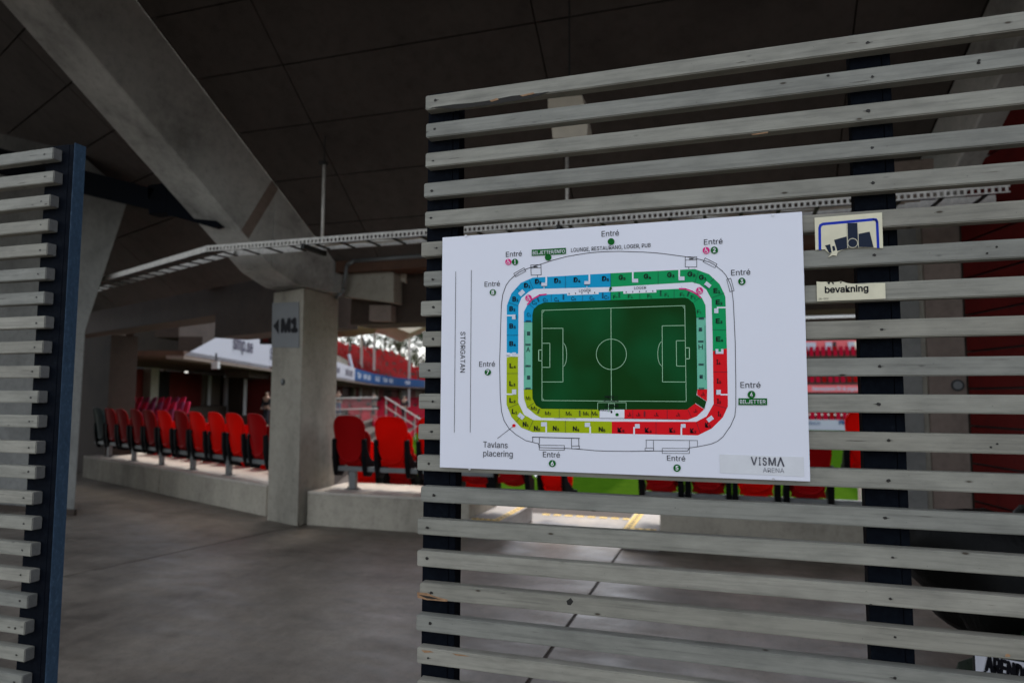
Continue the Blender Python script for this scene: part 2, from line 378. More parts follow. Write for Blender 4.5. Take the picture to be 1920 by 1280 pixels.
FONT_CAP = .727
try:
    import os
    FONT = bpy.data.fonts.load(os.path.join(bpy.utils.system_resource('DATAFILES'), 'fonts', 'Inter.woff2'))   # Blender's own interface typeface
except Exception:
    FONT = None
def text_mesh(s, bold=0):
    cu = bpy.data.curves.new('t', 'FONT'); cu.body = s; cu.size = 1
    if FONT: cu.font = FONT
    cu.resolution_u = 3; cu.fill_mode = 'FRONT'
    to = bpy.data.objects.new('t', cu); me = bpy.data.meshes.new_from_object(to)
    bpy.data.objects.remove(to); bpy.data.curves.remove(cu); return me
CAPK = {}
def capk():
    if 'k' not in CAPK:
        me = text_mesh('H'); CAPK['k'] = max(v.co.y for v in me.vertices); bpy.data.meshes.remove(me)
    return CAPK['k']
def add_text(bm, s, O, ex, ey, width, cap, bold=0, center=False):
    """lettering laid on a plane: O = left end of the baseline, ex/ey unit vectors, fitted to width and cap height"""
    me = text_mesh(s)
    if not me.vertices: return
    xs = [v.co.x for v in me.vertices]; x0, x1 = min(xs), max(xs)
    bw = bold*cap*2.0     # heavy lettering: thin strokes thickened by stacked passes
    k = (width-2*bw)/(x1-x0); kz = (cap-2*bw)/capk(); nrm = ex.cross(ey).normalized()
    for j, (dx, dy) in enumerate(((0, 0), (1, 0), (-1, 0), (0, 1), (0, -1), (.7, .7), (-.7, -.7), (.7, -.7), (-.7, .7)) if bold else ((0, 0),)):
        vs = [bm.verts.new(O+ex*((v.co.x-x0)*k+bw+dx*bw)+ey*(v.co.y*kz+bw+dy*bw)+nrm*(.00003*j)) for v in me.vertices]
        for p_ in me.polygons:
            try: bm.faces.new([vs[i] for i in p_.vertices])
            except ValueError: pass
    bpy.data.meshes.remove(me)
bm = NB(); A, B, C, D_ = [colface(*q, .0125) for q in ((512, 611), (523, 597), (523, 627), (523, 611))]
bm.faces.new([bm.verts.new(q) for q in (A, C, B)])
O = colface(526, 624.5, .0125); E2 = colface(558.5, 623.5, .0125); top = colface(526, 596.5, .0125)
add_text(bm, 'M1', O, (E2-O).normalized(), V(0, 0, 1), (E2-O).length, (top-O).length, .06)
ob('lettering', bm, 'p_black', pl)

# right raking beam and pier
top1 = V(1.74, 7.186, 3.79)
rake('raking_beam', 'concrete beam slanting down behind the top right of the timber screen', top1, V(-.2216, 1, -T_), .42, .72, 7.2, .6, -1)
pr = thing('pier', 'tall brownish concrete pier behind the right post of the timber screen', 'pier', (1.75, 7.1, 0))
xa, xb, xc, xd = onY(1690, 700, 7.0).x, onY(1729, 700, 7.0).x, onY(1740, 700, 7.0).x, onY(1810, 700, 7.0).x
bm = NB(); box(bm, xa, xb, 7.0, 7.6, 0, 3.2); ob('shaft', bm, 'conc_flare', pr)
bm = NB(); box(bm, xb, xc, 7.03, 7.55, 0, 3.2); ob('groove', bm, 'conc_col', pr)
bm = NB(); box(bm, xc, xd, 6.98, 7.6, 0, 3.2); ob('shaft', bm, 'conc_pier', pr)
bm = NB(); box(bm, xa-.25, xd+.1, 6.9, 7.9, 3.2, 3.75); ob('capital', bm, 'conc_pier', pr)
s0 = onY(1796, 722, 6.97)
bm = NB(); cyl(bm, s0, s0+V(0, .05, 0), .052, seg=20); ob('cast_in_socket', bm, 'galv_dark', pr)
bm = NB(); cyl(bm, s0-V(.0, .003, 0), s0+V(0, .02, 0), .036, seg=20); ob('socket_cap', bm, 'rail_grey', pr)
# red boarded wall right of the pier
rw = thing('boarded_wall', 'dark red wall of wide boards running from the concrete pier towards the screen', 'wall', (xd, 6.95, 0))
wd = V(math.sin(R(13)), -math.cos(R(13)), 0); w0 = V(xd+.002, 6.93, 0)
wz = [onP(1830, y, (wd.y, -wd.x, 0), w0).z for y in (1010, 936, 866, 797, 729, 657, 590, 519, 445, 375)]
step = (wz[-1]-wz[0])/(len(wz)-1)
zz = wz[0]-step*3
k = 0
while zz < 4.3:
    bm = NB(); a = w0+V(0, 0, zz+.009); c = w0+wd*5+V(0, 0, zz+.009); t_ = V(-wd.y, wd.x, 0)*.03
    quadbox(bm, [a, c, c+t_, a+t_]+[q+V(0, 0, step-.018) for q in (a, c, c+t_, a+t_)])
    ob('board', bm, 'red_board', rw); zz += step
bm = NB(); t_ = V(-wd.y, wd.x, 0); a = w0+t_*.031; c = a+wd*5; quadbox(bm, [a, c, c+t_*.1, a+t_*.1]+[q+V(0, 0, 4.4) for q in (a, c, c+t_*.1, a+t_*.1)]); ob('backing', bm, 'black', rw)

bm = NB(); box(bm, xd-.1, xd+.9, 7.0, 7.5, 0, 3.7); ob('leak_filler', bm, 'conc_dark', pr)  # filler box added to stop light leaking between pier and boards
# flared support at far left and its dark neighbour
fa = thing('flared_column', 'tall grey concrete column flaring outwards behind the left timber screen', 'column', (-8.3, 7, 0))
FY = 6.99
poly = [onY(*q, FY) for q in ((139, 966), (160, 620), (240, 375), (205, 335), (130, 268), (0, 150))]
poly += [V(-14, FY, poly[-1].z+2), V(-14, FY, 0)]
bm = NB(); poly[0].z = 0; prism(bm, poly, V(-.98, .8, 0)); ob('shaft', bm, 'conc_flare', fa, bevel=.02)
bm = NB(); box(bm, -14, poly[0].x+.02, FY-.02, FY+.02, 0, .08); ob('base_kerb', bm, 'conc_dark', fa)
# navy steel tie beam with end plate and gusset
st = thing('steel_tie', 'dark navy steel beam bolted to the underside of the big slanting concrete beam', 'steel beam', (-6, 6, 3))
P_ = lambda x, y: onY(x, y, 6.2)
bm = NB(); prism(bm, [P_(-60, 262), P_(300, 357), P_(302, 397), P_(-60, 312)], V(0, .14, 0)); ob('web', bm, 'navy', st)
bm = NB(); prism(bm, [P_(277, 348), P_(312, 342), P_(313, 398), P_(279, 402)], V(0, .16, 0)); ob('end_plate', bm, 'navy', st)
bm = NB(); prism(bm, [P_(313, 350), P_(345, 340), P_(366, 362), P_(413, 424), P_(398, 426), P_(313, 402)], V(0, .1, 0)); ob('gusset', bm, 'navy', st)
bm = NB()
for q in ((346, 359), (352, 361), (322, 352)): cyl(bm, P_(*q)-V(0, .012, 0), P_(*q), .012, seg=6)
ob('bolts', bm, 'galv', st)['kind'] = 'stuff'

# ------------------------------------------------------------------ plinths, steps, tape
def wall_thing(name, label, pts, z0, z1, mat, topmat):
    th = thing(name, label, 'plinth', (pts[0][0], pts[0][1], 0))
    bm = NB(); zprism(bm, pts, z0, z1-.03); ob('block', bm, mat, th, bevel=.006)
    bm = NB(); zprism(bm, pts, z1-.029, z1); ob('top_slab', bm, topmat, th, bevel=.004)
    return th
PZ = .41
def lp(h, n): q = CORN+V(-.80, .32, 0)+HL*h-NL*n; return (q.x, q.y)
jd = (V(-8.83, 8.93, 0)-V(*lp(0, 0), 0)).dot(HL)
wall_thing('plinth', 'long low concrete plinth under the row of red seats, left of the column', [lp(0, 0), lp(jd-.02, 0), lp(jd-.02, 1.0), lp(0, 1.0)], 0, PZ, 'conc_plinth', 'conc_top')
wall_thing('plinth', 'far left low concrete plinth ending at the dark pier', [lp(jd+.02, 0), lp(6.55, 0), lp(6.55, 1.0), lp(jd+.02, 1.0)], 0, PZ, 'conc_plinth', 'conc_top')
wall_thing('plinth', 'short low concrete plinth between the M1 column and the timber screen', [(-5.0, 7.4), (-2.86, 7.4), (-2.86, 8.35), (-5.0, 8.35)], 0, PZ, 'conc_plinth', 'conc_top')
wall_thing('plinth', 'low concrete plinth under the seats seen below the stadium map', [(-.72, 7.4), (1.5, 7.4), (1.5, 8.35), (-.72, 8.35)], 0, PZ, 'conc_plinth', 'conc_top')
def stepblock(x0, x1, y0, y1, z, label, tapes):
    th = thing('step', label, 'step', (x0, y0, 0))
    bm = NB(); box(bm, x0, x1, y0, y1, 0, z); ob('tread', bm, 'conc_step', th, bevel=.008)
    for (a, b_, c, d, nx, ny) in tapes:
        bm = NB(); box(bm, a, b_, c, d, z+.001, z+.004); ob('yellow_tape', bm, 'tape', th)
        for i in range(nx if nx > ny else ny):
            n = nx if nx > ny else ny; f0, f1 = (i+.25)/n, (i+.7)/n; bm = NB()
            if nx > ny: box(bm, a+(b_-a)*f0, a+(b_-a)*f1, c+(d-c)*.25, d-(d-c)*.25, z+.004, z+.006)
            else: box(bm, a+(b_-a)*.3, b_-(b_-a)*.3, c+(d-c)*f0, c+(d-c)*f1, z+.004, z+.006)
            ob('tape_stripe', bm, 'tape_dark', th)
stepblock(-2.855, -2.45, 7.33, 8.6, .20, 'pale concrete step edged with yellow and black tape, left of the stair gap', [(-2.82, -2.56, 7.36, 7.44, 4, 1), (-2.56, -2.48, 7.36, 8.5, 1, 9)])
stepblock(-1.12, -.725, 7.33, 8.6, .20, 'pale concrete step edged with yellow tape, right of the stair gap', [(-1.0, -.76, 7.36, 7.44, 3, 1), (-1.10, -1.00, 7.36, 8.5, 1, 9)])
th = thing('warning_strip', 'dashed yellow warning strip along the far edge of the concourse floor', 'floor tape', (-1.8, 9.08, 0))
for i in range(9):
    bm = NB(); box(bm, -2.44+i*.155, -2.44+i*.155+.10, 9.03, 9.11, .001, .005); ob('yellow_dash', bm, 'tape', th)
# pier at the end of left plinth
th = thing('pier', 'dark brown concrete pier at the far left end of the seat row', 'pier', (-12.2, 10.6, 0))
a = onP(160, 800, NL, V(*lp(6.2, .25), 0)); c = onP(200, 800, NL, V(*lp(6.2, .25), 0))
bm = NB(); prism(bm, [(a.x-.8, a.y+.33, 0), (c.x, c.y, 0), (c.x-NL.x*.5, c.y-NL.y*.5, 0), (a.x-.8-NL.x*.5, a.y+.33-NL.y*.5, 0)], (0, 0, 2.75)); ob('shaft', bm, 'conc_dark', th)

# ------------------------------------------------------------------ beams over the opening
zb = onY(700, 607, 8.15).z
th = thing('edge_beam', 'dark concrete edge beam over the opening right of the M1 column', 'beam', (-1.5, 8.2, 0))
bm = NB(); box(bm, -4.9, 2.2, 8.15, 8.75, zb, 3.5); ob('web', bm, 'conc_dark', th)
bm = NB(); box(bm, -4.9, 2.2, 7.75, 8.15, 3.20, 3.5); ob('flange', bm, 'rust_soffit', th)
bm = NB(); a = onY(640, 505, 7.9); c = onY(735, 565, 7.9); prism(bm, [onY(643, 497, 7.9), onY(738, 510, 7.9), onY(738, 568, 7.9), onY(640, 555, 7.9)], V(0, .245, 0)); ob('corbel', bm, 'conc_col', th, bevel=.01)
bm = NB(); prism(bm, [onY(693, 572, 8.0), onY(733, 572, 8.0), onY(733, 602, 8.0), onY(692, 601, 8.0)], V(0, .145, 0)); ob('corbel_foot', bm, 'conc_pier', th)
th = thing('edge_beam', 'dark concrete edge beam over the long row of red seats', 'beam', (-9, 9, 0))
bm = NB(); b0 = V(*lp(-.1, .75), 0); b1 = V(*lp(5.6, .75), 0)
zl = onP(420, 629, NL, b0).z
z2 = onP(230, 616, NL, b0).z
bm = NB(); m_ = V(*lp(3.05, .75), 0)
for (p0, p1, z0) in ((b0, m_, zl-.02), (m_, b1+HL*6, z2)):
    quadbox(bm, [p0+V(0, 0, z0), p1+V(0, 0, z0), p1-NL*.6+V(0, 0, z0), p0-NL*.6+V(0, 0, z0)]+[q+V(0, 0, 3.75) for q in (p0, p1, p1-NL*.6, p0-NL*.6)])
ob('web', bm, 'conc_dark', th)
bm = NB(); quadbox(bm, [m_+HL*.35+NL*.06+V(0, 0, z2+.5), m_-HL*.1+NL*.06+V(0, 0, z2+.5), m_-HL*.1+V(0, 0, z2+.5), m_+HL*.35+V(0, 0, z2+.5)]+[q+V(0, 0, z2+.62) for q in (m_+HL*.35+NL*.06, m_-HL*.1+NL*.06, m_-HL*.1, m_+HL*.35)]); ob('bracket', bm, 'box_beige', th)
# junction box under the beam right of column
jb = onY(745, 521, 8.1)
th = thing('junction_box', 'small beige box fixed to the edge beam right of the concrete column', 'junction box', jb)
bm = NB(); w = .115
prism(bm, [jb+V(x, 0, z) for x, z in ((-w, -.065), (-w*.8, -.05), (w*.8, -.05), (w, -.075), (w, .06), (-w, .06))], V(0, .05, 0)); ob('housing', bm, 'box_beige', th)
# conduit pipe
th = thing('conduit', 'grey pipe running under the beam and bending down beside the column head', 'pipe', onY(660, 490, 7.75))
pts = [onY(1000, 455, 7.75), onY(800, 480, 7.75), onY(665, 489, 7.75), onY(651, 497, 7.75), onY(645, 540, 7.8), onY(642, 550, 7.8), onY(630, 558, 7.85)]
for i in range(len(pts)-1):
    bm = NB(); cyl(bm, pts[i], pts[i+1], .028, seg=12); ob('pipe', bm, 'rail_grey', th, smooth=True)
# ------------------------------------------------------------------ cable tray
TY = 6.02
tl, tr_ = onY(388, 466, TY), onY(1895, 363, TY); tz = tl.z
th = thing('cable_tray', 'long perforated galvanised cable tray hanging under the ceiling, bending away at the left', 'cable tray', (-1.5, TY, tz))
def tray_run(p0, p1, side, perf=True, w=.3):
    d = (p1-p0).normalized(); s = side
    for k, off in enumerate((V(0, 0, 0), s*w)):
        bm = NB(); a, c = p0+off, p1+off
        h = .065
        if perf and k == 0:      # side rail really pierced: two strips with webs between square holes
            bar(bm, a+V(0, 0, .0215), c+V(0, 0, .0215), .004, .022); bar(bm, a-V(0, 0, .0275), c-V(0, 0, .0275), .004, .010)
            n = int((c-a).length/.046)
            for i in range(n):
                q = a+d*((i+.5)*(c-a).length/n); bar(bm, q-d*.010-V(0, 0, .0059), q+d*.010-V(0, 0, .0059), .004, .0326)
        else: bar(bm, a, c, .004, h)
        ob('side_rail', bm, 'galv', th)
    n = int((p1-p0).length/.30)
    for i in range(n):
        bm = NB(); q = p0+d*((i+.5)*(p1-p0).length/n)-V(0, 0, .03); bar(bm, q, q+s*w, .03, .012); ob('rung', bm, 'galv_dark', th)
tray_run(tl, V(tr_.x, TY, tz), V(0, 1, 0))
l2 = onZ(228, 513, tz)
dl = (l2-tl).normalized(); sl_ = V(-dl.y, dl.x, 0); sl_ = sl_ if sl_.y > 0 else -sl_
sl_ = V(.45, .9, 0).normalized()
tray_run(l2+dl*2, tl, sl_, perf=False)
def rod(x, y, z0, z1, label):
    th = thing('hanger_rod', label, 'rod', (x, y, z1))
    bm = NB(); cyl(bm, (x, y, z0), (x, y, z1), .017, seg=10); ob('rod', bm, 'galv', th, smooth=True)
    bm = NB(); cyl(bm, (x, y, z1), (x, y, zc(y)), .006, seg=8); ob('thread', bm, 'galv_dark', th)
    bm = NB(); box(bm, x-.05, x+.03, y-.03, y+.03, z1-.02, z1+.02); ob('clamp', bm, 'galv_dark', th)
    bm = NB(); bar(bm, (x, TY-.03, tz-.055), (x, y+.06, tz-.055), .04, .05); ob('bracket', bm, 'galv_dark', th)
q = onY(608, 306, 6.35); rod(q.x, 6.35, tz-.06, q.z, 'white painted hanger rod between ceiling and cable tray, above the M1 column')
q = onY(1063, 290, 6.35); rod(q.x, 6.35, tz-.06, q.z+.1, 'grey hanger rod seen through the upper gaps of the timber screen')
# cable bundles lying in tray
th = thing('cables', 'pale cables bundled in the tray above the column', 'cables', (-3.3, TY+.1, tz))
for k, (xa_, xb_, yo, dz) in enumerate(((-4.2, 1.6, .08, -.012), (-4.1, 1.5, .13, -.008), (-4.3, 1.4, .19, -.012))):
    bm = NB(); n = 26; pv = None
    for i in range(n+1):
        q = V(xa_+(xb_-xa_)*i/n, TY+yo+.015*math.sin(i*1.3+k), tz+dz+.008*math.sin(i*2.1+k))
        if pv: cyl(bm, pv, q, .009, seg=6, cap=False)
        pv = q
    ob('cable', bm, 'box_beige' if k else 'p_lgrey', th, smooth=True)
# small loudspeaker box on the ceiling seen through the slats
th = thing('loudspeaker', 'small pale loudspeaker box hanging behind the top slats of the screen', 'loudspeaker', onY(1063, 215, 5.4))
p = lambda x, y: onY(x, y, 5.4)
bm = NB(); prism(bm, [p(1027, 200), p(1027, 184), p(1091, 178), p(1094, 192), p(1102, 236), p(1100, 256), p(1036, 260), p(1034, 238)], V(0, .18, 0)); ob('housing', bm, 'box_beige', th, bevel=.006)
bm = NB(); prism(bm, [p(1038, 205), p(1090, 199), p(1095, 232), p(1042, 236)], V(0, -.006, 0)); ob('grille', bm, 'plate_grey', th)
bm = NB(); a = onY(1063, 215, 5.45); cyl(bm, a+V(0, .1, .1), V(a.x, 5.55, zc(5.55)), .008, seg=8); ob('bracket', bm, 'galv_dark', th)

# ------------------------------------------------------------------ seats
def outline(w_top, w_bot, h, n=28):
    pts = []
    for k in range(n):
        a = 2*math.pi*k/n; c, s = math.cos(a), math.sin(a)
        e = .55 if s > 0 else .72
        x = math.copysign(abs(c)**e, c); z = math.copysign(abs(s)**(.62 if s > 0 else .5), s)
        f = (z+1)/2; w = w_bot+(w_top-w_bot)*min(1, f*1.25)**.9
        pts.append((x*w, (z+1)/2*h))
    return pts
def shell(bm, w_top, w_bot, h, z0, y0, lean, rings):
    pts = outline(w_top, w_bot, h); n = len(pts); zc_ = h*.52
    def P(s, x, z, yo):
        x *= s; z = zc_+(z-zc_)*s
        return V(x, y0-lean*z/h+yo+.9*x*x, z0+z)
    prev = None; first = None
    for s, yo in rings:
        ring = [bm.verts.new(P(s, x, z, yo)) for x, z in pts]
        if prev:
            for i in range(n): bm.faces.new((prev[i], prev[(i+1) % n], ring[(i+1) % n], ring[i]))
        else: first = ring
        prev = ring
    bm.faces.new(prev); bm.faces.new(first[::-1])
BACK = [(.90, .020), (.985, .016), (1.0, 0), (.985, -.012), (.945, -.013), (.915, .0), (.88, .002), (.6, .006), (.25, .006)]
def make_seat(mat, label, loc, rz, detail=True):
    t0 = thing('stadium_seat', label, 'seat', loc, world=False); t0.rotation_euler = (0, 0, rz)
    bm = NB(); shell(bm, .238, .150, .60, .045, -.05, .12, BACK); ob('backrest', bm, mat, t0, smooth=True)
    bm = NB(); shell(bm, .205, .17, .50, -.03, .085, .02, [(.9, .03), (1, .02), (1, 0), (.93, -.01), (.5, -.004)]); ob('seat_pan', bm, mat, t0, smooth=True)
    for s in (-1, 1):
        bm = NB(); x = .212*s
        prism(bm, [V(x-.03, y, z) for y, z in ((-.10, .34), (-.055, .36), (-.02, .20), (.09, .08), (.16, .07), (.17, -.06), (.09, -.13), (-.02, -.12), (-.055, -.02), (-.085, .12))], V(.06, 0, 0)); ob('bracket', bm, 'seat_black', t0, bevel=.006)
    bm = NB(); prism(bm, [V(-.17, .0, .015), V(-.15, -.06, .10), V(.15, -.06, .10), V(.17, 0, .015)], V(0, .03, 0)); ob('back_foot', bm, mat, t0)
    return t0
ZR = .69
protos = {}
def seat(mat, label, loc, rz, group):
    if mat not in protos: o = protos[mat] = make_seat(mat, label, loc, rz)
    else:
        o = copy_tree(protos[mat]); o.location = loc; o.rotation_euler = (0, 0, rz); o['label'] = label
    o['group'] = group; o.rotation_euler.x = R(random.uniform(-2.2, 1.5)); return o
def nth(k): return (['first', 'second', 'third', 'fourth', 'fifth', 'sixth', 'seventh', 'eighth', 'ninth', 'tenth', 'eleventh', 'twelfth', 'thirteenth', 'fourteenth', 'fifteenth']+['%dth' % q for q in range(16, 400)])[k]
ordn = ['first', 'second', 'third', 'fourth', 'fifth', 'sixth', 'seventh', 'eighth', 'ninth', 'tenth', 'eleventh']
RA = V(-11.262, 10.18, 0); RB = V(-7.088, 8.481, 0); rd = (RB-RA).normalized(); rn = V(-rd.y, rd.x, 0)
rz = math.atan2(rd.y, rd.x)
row = 'red seats in the long row left of the M1 column'
for i, (px, mt_) in enumerate(((196, 'seat_dark'), (215, 'seat_old'), (239, 'seat_old'), (265, 'seat_old'), (291, 'seat_old'), (322, 'seat_red'), (349, 'seat_old'), (384, 'seat_red'), (417, 'seat_red'), (456, 'seat_red'), (494, 'seat_old'))):
    q = RA+rd*(-.36+i*.5735)
    lab = 'dark grey-green seat at the left end of the long seat row' if i == 0 else '%s red folding seat from the dark seat in the row left of the column' % ordn[i-1]
    seat(mt_, lab, (q.x, q.y, ZR), rz, row)
def rail(name_label, p0, p1, posts, zr=ZR):
    th = thing('seat_rail', name_label, 'seat rail', (p0.x, p0.y, zr)); d = (p1-p0).normalized(); n = V(-d.y, d.x, 0)
    bm = NB(); bar(bm, V(p0.x, p0.y, zr-.03), V(p1.x, p1.y, zr-.03), .05, .06); ob('rail', bm, 'rail_grey', th, bevel=.004)
    for q, zf in posts:
        bm = NB(); c = [q+d*a+n*b_ for a, b_ in ((-.045, -.03), (.045, -.03), (.045, .03), (-.045, .03))]
        prism(bm, [V(x.x, x.y, zf+.008) for x in c], V(0, 0, zr-.061-zf-.008)); po = ob('post', bm, 'rail_grey', th)
        bm = NB(); c = [q+d*a+n*b_ for a, b_ in ((-.095, -.05), (.095, -.05), (.095, .05), (-.095, .05))]
        prism(bm, [V(x.x, x.y, zf) for x in c], V(0, 0, .008))
        for s in (-.075, .075): cyl(bm, q+d*s+V(0, 0, zf+.008), q+d*s+V(0, 0, zf+.028), .009, seg=6)
        fo = ob('foot_plate', bm, 'galv_dark', th)
rail('grey seat rail on five posts under the long row of red seats', RA-rd*.7, RB+rd*1.45, [(RA+rd*1.1267*k, PZ) for k in range(5)])
row2 = 'red seats right of the M1 column'
tot = [(-4.629, 'seat_old', 'dark red folding seat next to the right side of the M1 column'), (-4.03, 'seat_red', 'bright red folding seat, second to the right of the M1 column'),
       (-3.44, 'seat_red', 'red folding seat half hidden by the left end of the timber screen')]
for x, mt_, lab in tot: seat(mt_, lab, (x, 7.8, ZR), 0, row2)
rail('grey seat rail on a post just right of the M1 column', V(-4.85, 7.8, 0), V(-2.7, 7.8, 0), [(V(-4.571, 7.75, 0), PZ), (V(-3.45, 7.8, 0), PZ)])
row3 = 'red seats seen through the screen below the stadium map'
for x, mt_, lab in ((-2.96, 'seat_old', 'red seat seen just right of the left screen post below the map'), (-2.50, 'seat_old', 'red seat left of the stair gap, seen below the map')):
    seat(mt_, lab, (x, 7.86, ZR-.15), 0, row3)
o = seat('seat_red', 'bright red seat turned sideways at the edge of the stair gap', (-2.15, 8.6, ZR-.35), R(-28), row3)
for x, mt_, lab in ((-.74, 'seat_old', 'first red seat right of the stair gap below the map'), (-.24, 'seat_old', 'second red seat right of the stair gap below the map'),
                    (.25, 'seat_red', 'third red seat right of the stair gap, below the lower right of the map'), (.76, 'seat_old', 'red seat below the right edge of the map')):
    seat(mt_, lab, (x, 7.8, ZR-.15), 0, row3)
seat('seat_red', 'red seat standing a row lower left of the right screen post', (1.34, 7.8, ZR+.14), 0, row3)
rail('grey seat rail behind the low slats below the stadium map', V(-.95, 7.83, 0), V(1.5, 7.83, 0), [(V(-.5, 7.83, 0), PZ), (V(.5, 7.83, 0), PZ)], ZR-.15)
# lower terrace rows below concourse level
tiers = bpy.data.objects.new('terrace', None); COL.objects.link(tiers); tiers['kind'] = 'structure'
for k in range(1, 5):
    z = .0-.38*k+.0
    bm = NB(); zprism(bm, [(-5.2, 9.145+.8*(k-1)), (1.7, 9.145+.8*(k-1)), (2.1, 9.145+.8*k), (-4.8, 9.145+.8*k)], -2.0, z); o = ob('tread', bm, 'conc_step'); o.parent = tiers
    bm = NB(); a0 = V(*lp(0, 1.01+.8*(k-1)), 0); a1 = V(*lp(9, 1.01+.8*(k-1)), 0); a0 = a0+V(.3, -.1, 0)*0
    c = [a0, a1, a1-NL*.8, a0-NL*.8]; prism(bm, [V(x.x, x.y, -2) for x in c], V(0, 0, 2+PZ-.3*k)); o = ob('tread', bm, 'conc_step'); o.parent = tiers
row4 = 'red seats one row further down the stand'
for i in range(10):
    q = RA+rd*(.1+i*.5735)-NL*.85
    seat('seat_red', '%s seat from the left in the lower row seen behind the long seat row' % ordn[i], (q.x, q.y, ZR-.32), rz, row4)
for i, x in enumerate((-4.95, -4.4, -3.85, -3.3)):
    seat('seat_red' if i != 1 else 'seat_old', '%s seat from the column in the lower row behind the bright red seats' % ordn[i], (x, 8.75, ZR-.36), 0, row4)
# small far cluster of pink-red seats beyond the row
row5 = 'pinkish red seats beyond the long seat row'
k = 0
for r in range(2):
    for i in range(8):
        q = onY(240+i*13.3+r*9, 764+r*10, 14.5+r*-.5)
        seat('seat_fade' if i in (2, 3, 6) else 'seat_pink', 'small pinkish seat, %s from the left in the %s row beyond the long seat row' % (ordn[i], 'back' if r == 0 else 'front'), (q.x, q.y, q.z-.36), R(150), row5)
# ------------------------------------------------------------------ timber screens
D = 1.934; S = .095; HS = .0465; TS = .040
def chip(pts, parent, mat='raw_wood', off=.0006):
    bm = NB(); prism(bm, [onY(x, y, D-off) for x, y in pts], V(0, off*.8, 0)); ob('chip', bm, mat, parent)
def screen(label, x0, x1, ztop, n, posts, end, knots):
    th = thing('slat_screen', label, 'screen', ((x0+x1)/2, D, 0))
    out = []
    for i in range(n):
        z1 = ztop-i*S+random.uniform(-.0015, .0015); j = random.uniform(-.008, .008)
        a, c = (x0+j, x1) if end == 'L' else (x0, x1+j)
        bm = NB(); box(bm, a, c, D, D+TS, z1-HS, z1)
        # slight warp so that the edges are not ruler straight
        bmesh.ops.recalc_face_normals(bm, faces=bm.faces)
        long_e = [e for e in bm.edges if abs(e.verts[0].co.x-e.verts[1].co.x) > .5]
        bmesh.ops.subdivide_edges(bm, edges=long_e, cuts=12)
        ph = random.uniform(0, 6); am = random.uniform(.0003, .0011)
        for v in bm.verts:
            v.co.z += am*math.sin(v.co.x*3.1+ph)+random.uniform(-.00025, .00025); v.co.y += am*math.cos(v.co.x*2.3+ph)
        bmesh.ops.bevel(bm, geom=[e for e in bm.edges if e.is_manifold and e.calc_face_angle(0) > .6], offset=.0028, segments=2, affect='EDGES')
        o = ob('slat', bm, [['timber', 'timber2', 'timber3', 'timber4'][random.randrange(4)], 'timber_end'], th)
        for p_ in o.data.polygons:
            if abs(p_.normal.x) > .9: p_.material_index = 1
        for px_ in posts:
            bm = NB(); X = (px_[0]+px_[1])/2+random.uniform(-.012, .012)-.01*(end == 'L'); Zs = z1-HS/2+random.uniform(-.004, .004)
            if end == 'R': X = c-.035-random.uniform(0, .012)
            w = random.uniform(.0035, .0055)
            pts = [V(X+w*1.0*math.cos(k*math.pi/5)*random.uniform(.7, 1.3), D-.0012, Zs+w*.8*math.sin(k*math.pi/5)*random.uniform(.7, 1.3)) for k in range(10)]
            prism(bm, pts, V(0, .0008, 0)); tl_ = random.uniform(.004, .014)*random.choice((-1, 1))
            prism(bm, [V(X, D-.0011, Zs-.0012), V(X+tl_, D-.0011, Zs), V(X, D-.0011, Zs+.0012)], V(0, .0005, 0))
            ob('screw', bm, 'screw_hole', o)
        for _ in range(random.choice((0, 1, 1, 2))):      # drying splits and dents
            X = random.uniform(a+.05, min(c, .9)-.08) if end == 'L' else random.uniform(c-.55, c-.08); Zs = z1-HS*random.uniform(.15, .85); l_ = random.uniform(.012, .06); w = random.uniform(.0004, .0011)
            bm = NB(); prism(bm, [V(X, D-.0007, Zs), V(X+l_*.3, D-.0007, Zs+w), V(X+l_*.7, D-.0007, Zs+w*.6+.0006), V(X+l_, D-.0007, Zs+.0007), V(X+l_*.6, D-.0007, Zs-w*.5)], V(0, .0004, 0)); ob('split', bm, 'split', o)
        out.append(o)
    for (a, c) in posts:
        po = NB(); y0 = D+TS+.001
        box(po, a, c-.022, y0, y0+.05, 0, ztop+.022)
        ob('post', po, 'navy', th, bevel=.002)
        po = NB(); box(po, c-.021, c, y0+.001, y0+.05, 0, ztop+.020)
        ob('post_flange', po, 'navy', th, bevel=.002)
        if end == 'R':
            po = NB(); box(po, c+.0005, c+.003, y0+.003, y0+.052, 0, ztop+.026); ob('lit_side_skin', po, 'navy_lit', th)  # thin skin added to give the post side its daylit tone
    return th, out
sc1, sl1 = screen('wide grey timber slat screen on navy posts carrying the stadium map', -.913, 1.75, 2.5556, 24, [(onY(803, 250, 1.976).x, onY(861, 250, 1.976).x), (onY(1599, 300, 1.976).x, onY(1677, 300, 1.976).x)], 'L', None)
sc2, sl2 = screen('grey timber slat screen with a navy end post at the left edge', -4.2, -2.495, 2.561, 24, [(onY(84, 340, 1.976).x, onY(137, 300, 1.976).x)], 'R', None)
chip(((808, 202), (850, 196), (900, 192), (960, 180), (1010, 175), (1030, 172), (1000, 183), (930, 195), (860, 204)), sl1[0], 'crack')
chip(((918, 189), (932, 184), (935, 187), (922, 191)), sl1[0], 'raw_wood', .0014)
chip(((975, 179), (1000, 173.5), (1003, 176), (980, 181)), sl1[0], 'raw_wood', .0014)
chip(((1408, 252), (1440, 247), (1440, 249.5), (1412, 253.6)), sl1[2])
chip(((782, 1109.5), (800, 1111), (815, 1117), (840, 1124), (838, 1127), (800, 1124), (783, 1120)), sl1[17])
chip(((784, 1114), (805, 1117), (828, 1123.5), (800, 1121)), sl1[17], 'crack', .0012)
